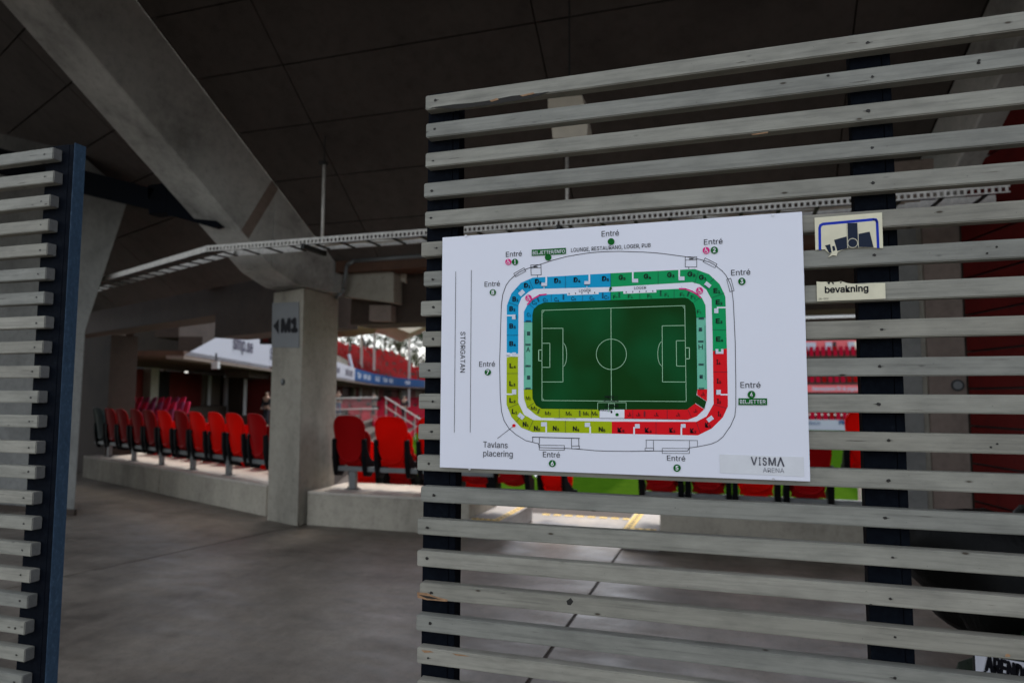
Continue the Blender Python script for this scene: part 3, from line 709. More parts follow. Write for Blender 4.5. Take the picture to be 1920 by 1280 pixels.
chip(((790, 1218), (806, 1219), (813, 1222), (796, 1223)), sl1[19]); chip(((848, 1224), (870, 1227), (880, 1230), (855, 1228)), sl1[19])
chip(((1062, 1126), (1070, 1120), (1075, 1127), (1070, 1134), (1064, 1133)), sl1[17], 'crack')
for cx, cy, s, k in ((1889, 1228, 5.2, 18), (1835, 118, 4, 1), (1836, 113, 3, 1), (1553, 142, 3.5, 1), (1869, 463, 3, 5), (1851, 475, 3, 5), (1870, 832, 3, 11), (1858, 838, 3, 11), (1314, 963, 3.2, 14), (1633, 1133, 2.5, 17)):
    if k < len(sl1): chip([(cx+s*math.cos(a)*random.uniform(.7, 1.2), cy+s*.7*math.sin(a)*random.uniform(.7, 1.2)) for a in [i*math.pi/4 for i in range(8)]], sl1[k], 'crack' if s < 5 else 'raw_wood')
chip([(29+8*math.cos(a), 427+3.5*math.sin(a)) for a in [i*math.pi/4 for i in range(8)]], sl2[3], 'crack'); chip([(15+6*math.cos(a), 741+2.5*math.sin(a)) for a in [i*math.pi/4 for i in range(8)]], sl2[10], 'crack')

# ------------------------------------------------------------------ stadium map sign
YF = D-.014
sg = thing('map_sign', 'large white board printed with a plan of the stadium, screwed to the slats', 'sign', (-.32, YF, 1.73))
bm = NB(); box(bm, -.838, .193, YF, D-.0015, 1.3825, 2.0865); ob('board', bm, 'sign_white', sg, bevel=.0015)
def W2(x, y, L=1): return onY(x, y, YF-.0004*L)
NAREA = [0]
def area(name, mat, pts, L=1):
    NAREA[0] += 1; bm = NB(); fill(bm, pts, .3+NAREA[0]*.09); return ob(name, bm, mat, sg)
def fill(bm, pts, L):
    vs = [bm.verts.new(W2(x, y, L)) for x, y in pts]
    for tri in tessellate_polygon([[Vector((x, y, 0)) for x, y in pts]]): bm.faces.new([vs[i] for i in tri])
def stroke(bm, pts, w, L=2):
    for (x0, y0), (x1, y1) in zip(pts[:-1], pts[1:]):
        dx, dy = x1-x0, y1-y0; l = math.hypot(dx, dy) or 1; nx, ny = -dy/l*w/2, dx/l*w/2; ex, ey = dx/l*w*.3, dy/l*w*.3
        bm.faces.new([bm.verts.new(W2(x, y, L)) for x, y in ((x0-ex+nx, y0-ey+ny), (x1+ex+nx, y1+ey+ny), (x1+ex-nx, y1+ey-ny), (x0-ex-nx, y0-ey-ny))])
def disc(bm, x, y, r, L=3, n=24): bm.faces.new([bm.verts.new(W2(x+r*math.cos(k*2*math.pi/n), y+r*math.sin(k*2*math.pi/n), L)) for k in range(n)])
def rrect(bm, cx, cy, w, h, ang=0, L=3):
    a = R(ang); c, s = math.cos(a), math.sin(a)
    bm.faces.new([bm.verts.new(W2(cx+x*c-y*s, cy+x*s+y*c, L)) for x, y in ((-w/2, -h/2), (w/2, -h/2), (w/2, h/2), (-w/2, h/2))])
def rline(bm, cx, cy, w, h, ang=0, lw=.9, L=3):
    a = R(ang); c, s = math.cos(a), math.sin(a)
    q = [(cx+x*c-y*s, cy+x*s+y*c) for x, y in ((-w/2, -h/2), (w/2, -h/2), (w/2, h/2), (-w/2, h/2), (-w/2, -h/2))]
    stroke(bm, q, lw, L)
def lab(bm, s, x0, x1, base, cap, bold=0, L=4):
    if isinstance(bm, str):
        b2 = NB(); lab(b2, s, x0, x1, base, cap, bold, L); return ob('lettering', b2, bm, sg)
    xm = (x0+x1)/2; c = W2(xm, base, L); O = V(W2(x0, base, L).x, c.y, c.z); e = W2(x1, base, L)
    add_text(bm, s, O, V(1, 0, 0), V(0, 0, 1), e.x-O.x, (W2(xm, base-cap, L)-c).length, bold)
pitch = [(1145, 562.5), (1020, 566.9), (1008.7, 571.8), (1000.3, 579.5), (998.2, 589.3), (998.0, 604), (997.9, 729.6), (998.4, 746.9), (1005, 760), (1015.3, 766), (1124, 767.5), (1170, 767.6), (1288.3, 767.6),
         (1303.5, 756.2), (1307.6, 729.4), (1305.8, 595), (1304, 578), (1300.5, 568.3), (1290.6, 559.8), (1283.6, 558)]
area('pitch_print', 'p_pitch2', pitch)
area('stand_print', 'p_blue', [(950, 661), (950.4, 572.5), (959, 550), (976.4, 530.3), (999, 520.5), (1145, 512.3), (1145, 538), (1001.7, 541.6), (992, 546.5), (977.8, 558.4), (972.2, 572.5), (971.6, 663)])
area('stand_print', 'p_emer', [(1145, 512.3), (1271.6, 506), (1302.6, 504.3), (1329.3, 514), (1349, 532.4), (1357.4, 549.3), (1360.2, 557), (1362.9, 653), (1336.5, 658), (1336.3, 640), (1334.2, 561), (1324.4, 543), (1311.7, 533), (1297.7, 529), (1145, 538)])
area('stand_print', 'p_red', [(1363, 653), (1364.9, 761), (1355.4, 782), (1335, 802.5), (1308.6, 815.7), (1147, 812.5), (1147, 790), (1305.6, 790.3), (1325, 780), (1338, 757), (1336.5, 658)])
area('stand_print', 'p_lime', [(950, 670), (949.7, 758), (959, 781.5), (976.9, 801.2), (998.4, 809.6), (1147, 812.5), (1147, 790), (1000.3, 787.2), (982.5, 777), (971.6, 754.4), (971.2, 665)])
area('stand_print', 'p_blue', [(982.3, 603.4), (982.3, 584.4), (989.7, 569.7), (997.5, 561.2), (1013, 552.8), (1024, 552), (1145, 547), (1145, 562.5), (1020, 566.9), (1008.7, 571.8), (1000.3, 579.5), (998.2, 589.3), (998, 604)])
area('stand_print', 'p_emer', [(1145, 547), (1273.8, 541.3), (1285, 543), (1304.7, 551.4), (1316, 558.4), (1323, 572.5), (1323.4, 595), (1305.8, 595), (1304, 578), (1300.5, 568.3), (1290.6, 559.8), (1283.6, 558), (1145, 562.5)])
area('stand_print', 'p_teal', [(1305.8, 595), (1323.4, 595), (1325.9, 729.4), (1307.6, 729.4)]); area('stand_print', 'p_teal', [(982.3, 603.4), (998, 604), (997.9, 729.6), (982, 729.6)])
area('stand_print', 'p_lime', [(982, 729.6), (982.5, 746.9), (988, 763.8), (1005, 777.8), (1015.3, 782.9), (1124, 783.4), (1124, 767.5), (1015.3, 766), (1005, 760), (998.4, 746.9), (997.9, 729.6)])
area('stand_print', 'p_red', [(1307.6, 729.4), (1325.9, 729.4), (1325.5, 752.3), (1307, 740)])
area('stand_print', 'p_red', [(1303.5, 756.2), (1320.4, 767), (1306.6, 780), (1290.3, 786.3), (1170.5, 784.2), (1170.5, 767.6), (1288.3, 767.6)])
bm = NB(); fill(bm, [(1306.6, 740.5), (1324.3, 752.3), (1320.8, 766.4), (1298, 751.3)], 2); fill(bm, [(1122, 767.2), (1148, 767.2), (1148, 772), (1122, 770)], 2); ob('pitch_print', bm, 'p_pitch', sg)
# white channels and stair boxes cut into the ring
def box_print(nm, mat, *a, L=2):
    b2 = NB(); rrect(b2, *a, L=L); ob(nm, b2, mat, sg)
for x, y0, y1, w in ((1024.2, 517, 536, 3), (1105, 513, 532, 3), (1186.5, 509, 528, 3), (1273.5, 505, 524, 3), (1024, 798, 812, 3), (1106.5, 799, 813.5, 3), (1189, 800, 815, 3), (1277.5, 800, 817, 3)): box_print('exit_print', 'p_white', x, (y0+y1)/2, w, y1-y0, 0)
for y, x0, x1 in ((591.5, 949, 963), (576.5, 1344, 1361.5), (738.7, 948.5, 962), (739.5, 1351, 1366), (667, 949, 972)): box_print('exit_print', 'p_white', (x0+x1)/2, y, x1-x0, 2.6, 0)
for a in ((953, 664, 6.5, 6, 0), (1147.7, 775, 46, 15, 0), (1093, 549.8, 59, 5.4, -2.5), (1199.7, 546.5, 62, 5.8, -2.3)): box_print('exit_print', 'p_white', *a)
for a in ((1020, 533, 10, 6, 0), (1100.5, 530, 9.5, 6, 0), (1191, 526, 11, 7, 0), (1278, 522, 11, 7.5, 0), (978, 549, 11, 8, -42), (1327, 534, 12, 8, 38), (963.5, 594, 7, 9, 0), (964, 664.5, 7, 8, 0), (1343, 582.5, 8, 9, 0),
          (1349, 658.5, 15, 9, 0), (964, 734.5, 8, 9.5, 0), (1347, 735, 9, 9, 0), (977, 780, 12, 8, 40), (1020, 795, 11, 8, 0), (1101.5, 796, 10, 8, 0), (1195, 798.5, 9, 8, 0), (1281, 798, 9, 7, 0), (1331.5, 785, 12, 8, -36)): box_print('stair_print', 'p_box', *a, L=3)
for x in (1020, 1100.5, 1191, 1278): box_print('exit_print', 'p_box', x, 539, 1.5, 5, 0, L=3)
box_print('stair_print', 'p_emer', 1349.5, 656, 5, 6, 0, L=4)
bm = NB()     # dark underlines of the stair boxes
for a in ((1020, 536.6, 9, 1.1, 0), (1100.5, 533.6, 9.5, 1.1, 0), (1325, 537.5, 11, 1.4, 38), (967.3, 594, 1.2, 8, 0), (1341, 660, 1.4, 8, 0), (1342.5, 735, 1.2, 9, 0)): rrect(bm, *a, L=4)
# section dividers
for a, c in (((991.9, 524), (1000, 542)), ((968.7, 540), (976.4, 547)), ((953.2, 566.9), (972, 573.5)), ((950, 628.4), (971.5, 628)), ((1060, 517), (1060, 540)), ((1145, 512.3), (1145, 538)), ((1234, 508), (1234, 533)), ((1309.5, 509), (1302, 531)), ((1331, 529.5), (1339, 522)),
             ((1335, 558), (1357.4, 549.3)), ((1336, 618), (1362, 618.5)), ((1338, 697), (1364, 697)), ((1338, 758), (1363, 765)), ((950, 700), (971.3, 699.8)), ((952, 765), (972, 756.5)), ((967.5, 790.5), (976, 781.5)), ((991, 806.5), (1000, 787)), ((1060, 788), (1060, 811)),
             ((1230, 791), (1230, 814)), ((1305.6, 790.5), (1313, 812)), ((1039, 784), (1080, 784.5)), ((991, 569), (1001, 577.5)), ((1033.5, 552), (1033.5, 565.5)), ((1092.5, 553), (1092.5, 563.6)), ((1145, 547), (1145, 562.5)), ((1199.5, 550), (1199.5, 560)), ((1264, 542), (1264, 558)),
             ((1301.5, 565.5), (1314, 556.5)), ((988, 764), (1001, 755)), ((1048.5, 767), (1048.5, 783)), ((1109, 767.5), (1109, 783.5)), ((1186.5, 768), (1186.5, 784)), ((1251, 768), (1251, 785)), ((1290, 768), (1297, 783.5)), ((982, 729.6), (998, 729.6)), ((982.3, 603.4), (998, 603.6)), ((1305.8, 595.3), (1323.4, 595)),
             ((984, 619), (984, 703)), ((1321.8, 610), (1322.8, 712)), ((1170, 784.5), (1290, 786.5)), ((1124, 784), (1170, 784.3))): stroke(bm, [a, c], .55, 4)
for x, y, w, h, n, an in ((1056.3, 557, 3, 10, 5, 0), (1130, 554, 3, 11, 5, 0), (1161, 553, 3, 11, 5, 0), (1238.7, 549.5, 3, 11, 5, 0), (1009.7, 770.5, 3, 10, 5, 20), (1087, 774.5, 3, 11, 5, 0), (1208.5, 776, 3, 11, 5, 0), (1290.5, 551, 3, 10, 5, 22), (1009, 562, 3, 8, 4, -22)):
    for k in range(n): rrect(bm, x+(k-n/2+.5)*-math.sin(R(an))*h/n, y+(k-n/2+.5)*math.cos(R(an))*h/n, w, h/n*.62, an, 4)
for x, y in ((990.5, 602), (990, 646), (990, 686), (990, 728), (1315, 597), (1314, 640), (1314.7, 683), (1315.3, 728.4)):
    for k in (-1, 0, 1): rrect(bm, x, y+k*1.3, 10, .8, 0, 4)
for x, y in ((991, 625), (991, 707.5), (1313.3, 617.6), (1314.7, 706)):
    for k in (-1, 0, 1): rrect(bm, x, y+k*2.4, 6, 1.9, 0, 4)
for k in range(5): rrect(bm, 1067+k*12, 550.5-k*.5, 1.4, 3, 0, 4); rrect(bm, 1174+k*12.5, 547.5-k*.5, 1.4, 3, 0, 4)
ob('divider_print', bm, 'p_navy', sg)['kind'] = 'stuff'
bm = NB(); stroke(bm, [(989.3, 570.5), (997, 561.6), (1012, 553), (1024, 551.7)], 2.6, 4); stroke(bm, [(1273.8, 541.3), (1285, 541.5), (1297.7, 546), (1307.5, 552), (1314, 558)], 2.6, 4)
for x, y, r in ((953, 491, 5.8), (1324, 469.5, 6.6), (991, 558.7, 6.2), (1311.7, 544.8, 6.6)): disc(bm, x, y, r, 5)
ob('access_print', bm, 'p_pink', sg)
bm = NB()
for x, y, r in ((953, 491, 5.8), (1324, 469.5, 6.6), (991, 558.7, 6.2), (1311.7, 544.8, 6.6)):
    disc(bm, x-.18*r, y-.62*r, .16*r, 6, 10); stroke(bm, [(x-.16*r, y-.42*r), (x-.08*r, y+.1*r), (x+.34*r, y+.12*r), (x+.5*r, y+.56*r)], .17*r, 6)
    stroke(bm, [(x-.12*r, y-.2*r), (x+.28*r, y-.18*r)], .13*r, 6)
    stroke(bm, [(x-.06*r+.44*r*math.cos(a), y+.28*r+.44*r*math.sin(a)) for a in [R(q) for q in range(30, 260, 23)]], .12*r, 6)
for s, x, y in (('1', 965.5, 491), ('8', 924, 548), ('7', 914.5, 697.5), ('6', 1035.5, 868.5), ('2', 1339.4, 469), ('3', 1391, 527.5), ('4', 1409, 739.5), ('5', 1269.4, 877)):
    lab('p_white', s, x-(1.6 if s == '1' else 2.7), x+(1.6 if s == '1' else 2.7), y+4.2, 8.4, .02, 6)
lab('p_white', 'BILJETTER/INFO', 999, 1059, 475.8, 6.4, .004, 6); lab('p_white', 'BILJETTER', 1387.5, 1435.5, 756.4, 7, .004, 6)
ob('access_symbol', bm, 'p_white', sg)
for x, y, r in ((1145.8, 453, 6.4), (1027.7, 482.5, 6.2), (965.5, 491, 6), (924, 548, 5.9), (914.5, 697.5, 6), (1035.5, 868.5, 6.6), (1339.4, 469, 6.9), (1391, 527.5, 7), (1409, 739.5, 7.3), (1269.4, 877, 7), (1145, 540.5, 2.6), (1143.6, 544, 1.8), (1157, 777, 3)):
    bm = NB(); disc(bm, x, y, r, 5); ob('entrance_print', bm, 'p_green', sg)
bm = NB(); fill(bm, [(997, 468.2), (1061, 464.5), (1061, 476), (997, 480)], 5); ob('entrance_print', bm, 'p_green', sg); bm = NB(); fill(bm, [(1384.6, 746.3), (1438.3, 746.5), (1438.3, 759.2), (1384.6, 759)], 5)
ob('entrance_print', bm, 'p_green', sg)
bm = NB(); disc(bm, 963.5, 797.5, 3.1, 5); ob('location_dot', bm, 'p_red', sg)
# pitch markings
bm = NB(); lw = .95
stroke(bm, [(1016.2, 581.7), (1283.9, 572.8), (1286.7, 752.4), (1016.2, 750.5), (1016.2, 581.7)], lw, 3); stroke(bm, [(1145.5, 577.4), (1146.3, 751.5)], lw, 3)
stroke(bm, [(1146.3+28.3*math.cos(a), 664+28.5*math.sin(a)) for a in [k*2*math.pi/40 for k in range(41)]], lw, 3)
stroke(bm, [(1016.2, 615.5), (1055.5, 615.3), (1055.5, 715.7), (1016.2, 715.7)], lw, 3); stroke(bm, [(1016.2, 643.4), (1031, 643.2), (1031, 688.5), (1016.2, 688.3)], lw, 3); stroke(bm, [(1016.2, 656), (1010, 656), (1010, 676), (1016.2, 676)], 1.3, 3)
stroke(bm, [(1285, 610), (1241.5, 610.7), (1242.2, 715.6), (1286, 715.8)], lw, 3); stroke(bm, [(1285.3, 638.4), (1268, 638.6), (1268.6, 686), (1285.5, 686.2)], lw, 3); stroke(bm, [(1285.3, 651.8), (1292.6, 651.8), (1292.8, 672.5), (1285.5, 672.4)], 1.3, 3)
stroke(bm, [(1055.5+7*math.sin(a), 665-22*math.cos(a)) for a in [k*math.pi/14 for k in range(15)]], lw, 3); stroke(bm, [(1241.8-8.5*math.sin(a), 663-23*math.cos(a)) for a in [k*math.pi/14 for k in range(15)]], lw, 3)
stroke(bm, [(1016.2, 586), (1019, 585), (1020.3, 581.6)], .7, 3); stroke(bm, [(1280.5, 573), (1281, 576.5), (1284, 577.3)], .7, 3); stroke(bm, [(1016.2, 747), (1019, 748), (1020, 750.5)], .7, 3)
stroke(bm, [(1120.6, 767), (1120.6, 754.3), (1174, 754.3), (1174, 767)], .8, 3); stroke(bm, [(1141, 772), (1141, 756), (1152, 756), (1152, 772)], .8, 3)
ob('pitch_marking', bm, 'p_line', sg)
# road outline, gates and black lettering
bm = NB()
road = [(936.75, 680), (938.7, 610), (940, 572.5), (942.5, 552.5), (948.7, 535), (955, 526), (962.5, 518.7), (973, 511), (985, 505), (1000, 499.5), (1015, 495), (1038, 487.3), (1062.5, 481), (1085, 477), (1107.5, 473.7), (1133, 471.9), (1160, 471.2), (1206, 472.6), (1228, 474), (1248.4, 476.2),
        (1283.6, 481), (1302, 484), (1316, 487.3), (1329, 491), (1339.8, 496.6), (1354, 507.8), (1360.5, 515), (1365, 523.3), (1369.5, 533), (1372.2, 543), (1375, 565.5), (1378.5, 640), (1379.7, 721), (1379.7, 762), (1377.7, 780), (1369.6, 798.4), (1355.4, 818.7), (1345, 827), (1333, 832), (1308.6, 837), (1293.4, 839), (1289, 845),
        (1225, 845), (1180.6, 845.6), (1140, 845.2), (1117.4, 844.4), (1087.4, 841.6), (1061, 840), (1011, 838.5), (1009.7, 831.3), (986, 825.6), (967.5, 814.4), (954.4, 803), (945, 788), (940.3, 771), (937.9, 743), (936.75, 680)]
stroke(bm, road, 1.1, 2)
rline(bm, 974.6, 510.5, 22, 7, -29); rline(bm, 1331.3, 492.8, 25, 8, 27); rline(bm, 1369.5, 534.3, 8, 24, -15); rline(bm, 1005, 506, 19, 19, -2); stroke(bm, [(995.5, 502.5), (1014.5, 501.5)], .8, 3); stroke(bm, [(1007.5, 516), (1007.8, 519.5)], 1, 3)
rline(bm, 1295.6, 491, 21.5, 19, 0); stroke(bm, [(1285, 487.3), (1306.3, 486.8)], .8, 3); stroke(bm, [(1291.5, 500.5), (1291.5, 504)], 1, 3); rrect(bm, 1296, 485.3, 8, 1.6, 0, 3); rrect(bm, 1004, 500.3, 8, 1.6, 0, 3)
stroke(bm, [(998, 819), (1086.5, 821.3)], 1.4, 3)
for x, y0, y1 in ((998.8, 819, 829), (1011.2, 820, 832), (1071.5, 821, 836), (1085.2, 821.3, 836)): stroke(bm, [(x, y0), (x, y1)], 1, 3)
rline(bm, 1079, 838.2, 14.5, 5); rline(bm, 1034.6, 838.8, 47, 8.8, .6)
stroke(bm, [(1211, 824.4), (1308, 825.4)], .9, 3)
for x, y0, y1 in ((1211.5, 824.4, 839), (1225.3, 824.5, 844), (1292.8, 825, 839), (1307.6, 825.4, 837)): stroke(bm, [(x, y0), (x, y1)], .8, 3)
rline(bm, 1217.5, 842, 16, 5, 0, .8); rline(bm, 1267.2, 844.8, 51, 9.4, .4, .8)
stroke(bm, [(932.5, 821.7), (962, 799)], .8, 3); stroke(bm, [(854.5, 509), (851.7, 810)], .8, 3); stroke(bm, [(883.7, 506.5), (881.5, 810)], .8, 3)
for s, x0, x1, b_, c_ in (('Entré', 1128, 1160.5, 442.6, 10.3), ('Entré', 948.5, 978.4, 480.7, 9.3), ('Entré', 908.5, 937.2, 536.7, 9.2), ('Entré', 898.4, 928, 687, 9.6), ('Entré', 1018, 1049.7, 857, 10.4), ('Entré', 1320, 1355, 457.8, 10), ('Entré', 1371, 1407, 515.6, 10.4),
                          ('Entré', 1388.5, 1426, 726.7, 10.8), ('Entré', 1250.7, 1285, 863.6, 10), ('Tavlans', 906, 951.7, 839, 11.2), ('placering', 906, 961.2, 855.6, 11.2), ('LOGER', 1085.7, 1107.5, 547, 5), ('LOGER', 1189, 1211.7, 542, 5)): lab('p_black', s, x0, x1, b_, c_, 0)
lab('p_black', 'LOUNGE, RESTAURANG, LOGER, PUB', 1070.7, 1220, 467.8, 7.2, .002)
c = W2(863.5, 622, 4); e = W2(863, 698, 4); wc = W2(872.3, 622, 4)
b3 = NB(); add_text(b3, 'STORGATAN', V(c.x, c.y, c.z), V(0, 0, -1), V(1, 0, 0), c.z-e.z, wc.x-c.x, 0); ob('lettering', b3, 'p_black', sg)
for s, x0, x1, b_ in (('D1', 982.5, 994.5, 539.5), ('D2', 1003, 1015, 532), ('D3', 1039, 1051.5, 530.5), ('D4', 1075.5, 1088, 529), ('D5', 1128.7, 1142, 526.7), ('B1', 960.7, 972, 565), ('B2', 955, 966, 583), ('B3', 955, 966.7, 615.5), ('B4', 955, 967, 648.5),
                      ('G5', 1160, 1173, 524.5), ('G4', 1207, 1220.7, 522.5), ('G3', 1251, 1264.6, 519.8), ('G2', 1289, 1304, 518.3), ('G1', 1310.6, 1325, 524.4), ('E1', 1337.7, 1350.4, 549.3), ('E2', 1342, 1354.6, 571), ('E3', 1342, 1354.6, 606), ('E4', 1342.5, 1356, 640),
                      ('I4', 1343.6, 1350.7, 683), ('I3', 1344, 1352, 718.6), ('I2', 1344.6, 1352, 756.4), ('I1', 1346, 1352.5, 780), ('L4', 955.3, 967, 689.7), ('L3', 955, 966, 723.4), ('L2', 955, 966.5, 754.7), ('L1', 959.6, 969.4, 775.4), ('N1', 980, 991.3, 799.4), ('N2', 1001, 1012.5, 807.2),
                      ('N3', 1036.5, 1048, 807.2), ('N4', 1074, 1086, 807.8), ('N5', 1122.5, 1135, 809), ('K5', 1158, 1171, 810.2), ('K4', 1209, 1222, 810.6), ('K3', 1255, 1266, 810.6), ('K2', 1294, 1305.6, 811.6), ('K1', 1322, 1333, 801)):
    f = .62 if s[0] != 'I' else .45; xm = x0+(x1-x0)*f
    lab('p_black', s[0], x0, xm, b_, 9.2, .028); lab('p_black', s[1], xm+.7, x1, b_+.3, 5, .024)
for s, x0, x1, b_ in (('C1', 988, 995.7, 593.3), ('C2', 997.5, 1006.6, 570.7), ('C3', 1018, 1027, 565.5), ('C4', 1039.4, 1047.8, 564.8), ('C5', 1071, 1079.7, 563), ('C6', 1105.5, 1114.4, 562), ('C7', 1133, 1142, 560.5), ('F7', 1150, 1157.5, 560), ('F6', 1177.4, 1186, 559), ('F5', 1214, 1222, 558.4),
                      ('F4', 1246.3, 1254, 556.3), ('F3', 1275, 1283, 555.6), ('F2', 1295.3, 1304, 560.5), ('F1', 1307, 1314.8, 587.7), ('M1', 986, 995.6, 749.3), ('M2', 995.6, 1007, 768.4), ('M3', 1022, 1033, 777.8), ('M4', 1061, 1072, 778.3), ('M5', 1093.6, 1104, 778.3), ('M6', 1109.6, 1121, 778.3),
                      ('J1', 1314.7, 1321.4, 741.6), ('J2', 1300.5, 1307.6, 773), ('J3', 1267.4, 1275, 780), ('J4', 1226.8, 1234.5, 780), ('J5', 1193, 1200.5, 780), ('J6', 1176.6, 1183.7, 780)):
    xm = x0+(x1-x0)*.64; lab('p_black', s[0], x0, xm, b_, 6.9, .003); lab('p_black', s[1], xm+.6, x1, b_+.2, 4.2, .003)
lab('p_black', 'A', 986.5, 993.7, 659.5, 8.8); lab('p_black', 'H', 1310, 1317.8, 654.6, 8.8)
lab('p_black', 'PRESS-/', 1134, 1158, 746.5, 5, .012); lab('p_black', 'FOTOGRAF', 1132, 1160, 754, 5, .012); lab('p_black', 'LÄKTARE', 1134, 1160, 763, 5, .012); rrect(bm, 1146.5, 772, 3, 4, 0, 4)
ob('road_print', bm, 'p_black', sg)['kind'] = 'stuff'
bm = NB(); prism(bm, [W2(*q, 1) for q in ((1349, 851), (1507, 856.5), (1508, 893), (1350, 886))], V(0, -.0006, 0)); stk = ob('sponsor_sticker', bm, 'sticker', sg)
bm = NB()
for s, x0, x1 in (('V', 1408, 1420), ('I', 1423, 1426.5), ('S', 1430, 1438), ('M', 1441, 1455), ):
    lab(bm, s, x0, x1, 871.6+(x0-1408)*.03, 15.5, .014, 5)
stroke(bm, [(1458.5, 873), (1463.5, 858), (1469.5, 873.5)], 3, 5)
ob('lettering', bm, 'p_grey', stk)
bm = NB(); lab(bm, 'ARENA', 1430.5, 1470.5, 885.5, 8.6, 0, 5); ob('lettering', bm, 'p_lgrey', stk)
bm = NB()
for x, y in ((874, 442.5), (1449, 403.4), (881, 878.7), (1450, 897.5)): q = W2(x, y, 0); cyl(bm, q-V(0, .003, 0), q, .0035, seg=8)
ob('clip', bm, 'alu', sg)

# ------------------------------------------------------------------ broken surveillance sign, two remnants
def zz3(x, y, L=0): return onY(1500+x/3.369, 380+y/3.368, D-.0042-.0003*L)
th = thing('broken_sign', 'upper remnant of a torn cream sign with blue border and camera picture', 'sign', zz3(300, 200))
bm = NB(); up = [(92, 95), (518, 62), (525, 287), (465, 284), (400, 283), (330, 286), (290, 290), (262, 300), (238, 312), (232, 335), (206, 331), (178, 345), (198, 322), (183, 318), (158, 295), (98, 298)]
prism(bm, [zz3(*q) for q in up], V(0, .0035, 0)); ob('plate', bm, 'cream', th)
def zstroke(bm, pts, w, L=2):
    for (x0, y0), (x1, y1) in zip(pts[:-1], pts[1:]):
        dx, dy = x1-x0, y1-y0; l = math.hypot(dx, dy) or 1; nx, ny = -dy/l*w/2, dx/l*w/2; ex, ey = dx/l*w*.2, dy/l*w*.2
        bm.faces.new([bm.verts.new(zz3(x, y, L)) for x, y in ((x0-ex+nx, y0-ey+ny), (x1+ex+nx, y1+ey+ny), (x1+ex-nx, y1+ey-ny), (x0-ex-nx, y0-ey-ny))])
bm = NB(); zstroke(bm, [(126, 294), (124, 160), (130, 143), (145, 135), (300, 121), (465, 106), (480, 108), (487, 122), (494, 283)], 17, 1); ob('border', bm, 'p_border', th)
bm = NB()
for q in (((295, 130), (362, 127), (368, 283), (300, 287)), ((215, 235), (295, 213), (298, 288), (236, 305)), ((370, 197), (440, 183), (465, 282), (370, 281)), ((158, 270), (190, 262), (200, 316), (184, 317)), ((203, 275), (218, 273), (224, 300), (209, 306))):
    bm.faces.new([bm.verts.new(zz3(*x, 2)) for x in q])
ob('camera_picture', bm, 'p_navy', th)
bm = NB(); zstroke(bm, [(333+31*math.cos(a), 255+29*math.sin(a)) for a in [k*math.pi/12 for k in range(25)]], 4, 4); zstroke(bm, [(298, 130), (302, 286)], 3, 4); zstroke(bm, [(364, 128), (370, 284)], 3, 4); ob('picture_outline', bm, 'cream', th)
th = thing('broken_sign', 'lower remnant of a torn cream sign reading bevakning', 'sign', zz3(320, 560))
bm = NB(); lo = [(105, 497), (130, 500), (160, 499), (200, 503), (235, 500), (260, 496), (300, 508), (350, 513), (405, 513), (430, 508), (480, 507), (538, 507), (541, 606), (108, 622)]
prism(bm, [zz3(*q) for q in lo], V(0, .0035, 0)); ob('plate', bm, 'cream', th)
bm = NB(); O = zz3(157, 571, 2); e = zz3(433, 561, 2); tp = zz3(157, 528, 2)
add_text(bm, 'bevakning', O, V(1, 0, (e.z-O.z)/(e.x-O.x)*0), V(0, 0, 1), e.x-O.x, tp.z-O.z, .022)
for q in (((172, 502), (190, 502), (186, 514), (178, 514)), ((200, 504), (212, 503), (215, 514), (207, 514)), ((252, 500), (262, 498), (264, 503), (256, 510))): bm.faces.new([bm.verts.new(zz3(*x, 2)) for x in q])
O = zz3(118, 613, 2); e = zz3(180, 611, 2); tp = zz3(118, 602, 2); add_text(bm, '28-002', O, V(1, 0, 0), V(0, 0, 1), e.x-O.x, tp.z-O.z, 0)
ob('lettering', bm, 'p_black', th)

# ------------------------------------------------------------------ refuse sacks and placard, lower right
def blob(name, label, cat, c, r, mat, seed, spikes=()):
    rnd = random.Random(seed); bm = NB(); bmesh.ops.create_icosphere(bm, subdivisions=4, radius=1)
    ph = [rnd.uniform(0, 6) for _ in range(9)]
    for v in bm.verts:
        n = v.co.copy()
        d = 1+.10*math.sin(n.x*5+ph[0])*math.sin(n.z*4+ph[1])+.06*math.sin(n.y*9+ph[2]+n.z*5)+.045*math.sin(n.x*17+n.z*7+ph[3])*abs(n.z)+.03*math.sin(n.y*23+ph[4])
        for s, k, w in spikes:
            s = Vector(s).normalized(); q = max(0, n.dot(s)-w)/(1-w); d += k*q*q
        v.co = Vector((c[0]+n.x*r[0]*d, c[1]+n.y*r[1]*d, max(.004, c[2]+n.z*r[2]*d)))
    o = ob(name, bm, mat, smooth=True); return tag(o, label, cat)
q = onY(1905, 1120, 3.6)
blob('refuse_sack', 'shiny black plastic sack with a pointed corner behind the lower right slats', 'sack', (q.x+.22, 3.75, q.z-.02), (.50, .42, .36), 'sack', 3, [((-.85, -.2, .62), .55, .72)])
blob('refuse_sack', 'dark green plastic sack lying against the black sack', 'sack', (q.x+.35, 3.5, .32), (.55, .4, .36), 'sack_green', 5)
th = thing('placard', 'white placard with heavy black hand lettering leaning behind the lower right slats', 'placard', onY(1880, 1260, 3.0))
p = lambda x, y, o=0: onY(x, y, 3.0-o)
bm = NB(); prism(bm, [p(1828, 1226), (p(2000, 1255)), (p(2000, 1380)), p(1834, 1345)], V(0, .004, 0)); ob('sheet', bm, 'sign_white', th)
bm = NB(); prism(bm, [p(1824, 1225, -.001), p(1829, 1226, -.001), p(1835, 1346, -.001), p(1830, 1346, -.001)], V(0, .006, 0)); ob('edge_strip', bm, 'black', th)
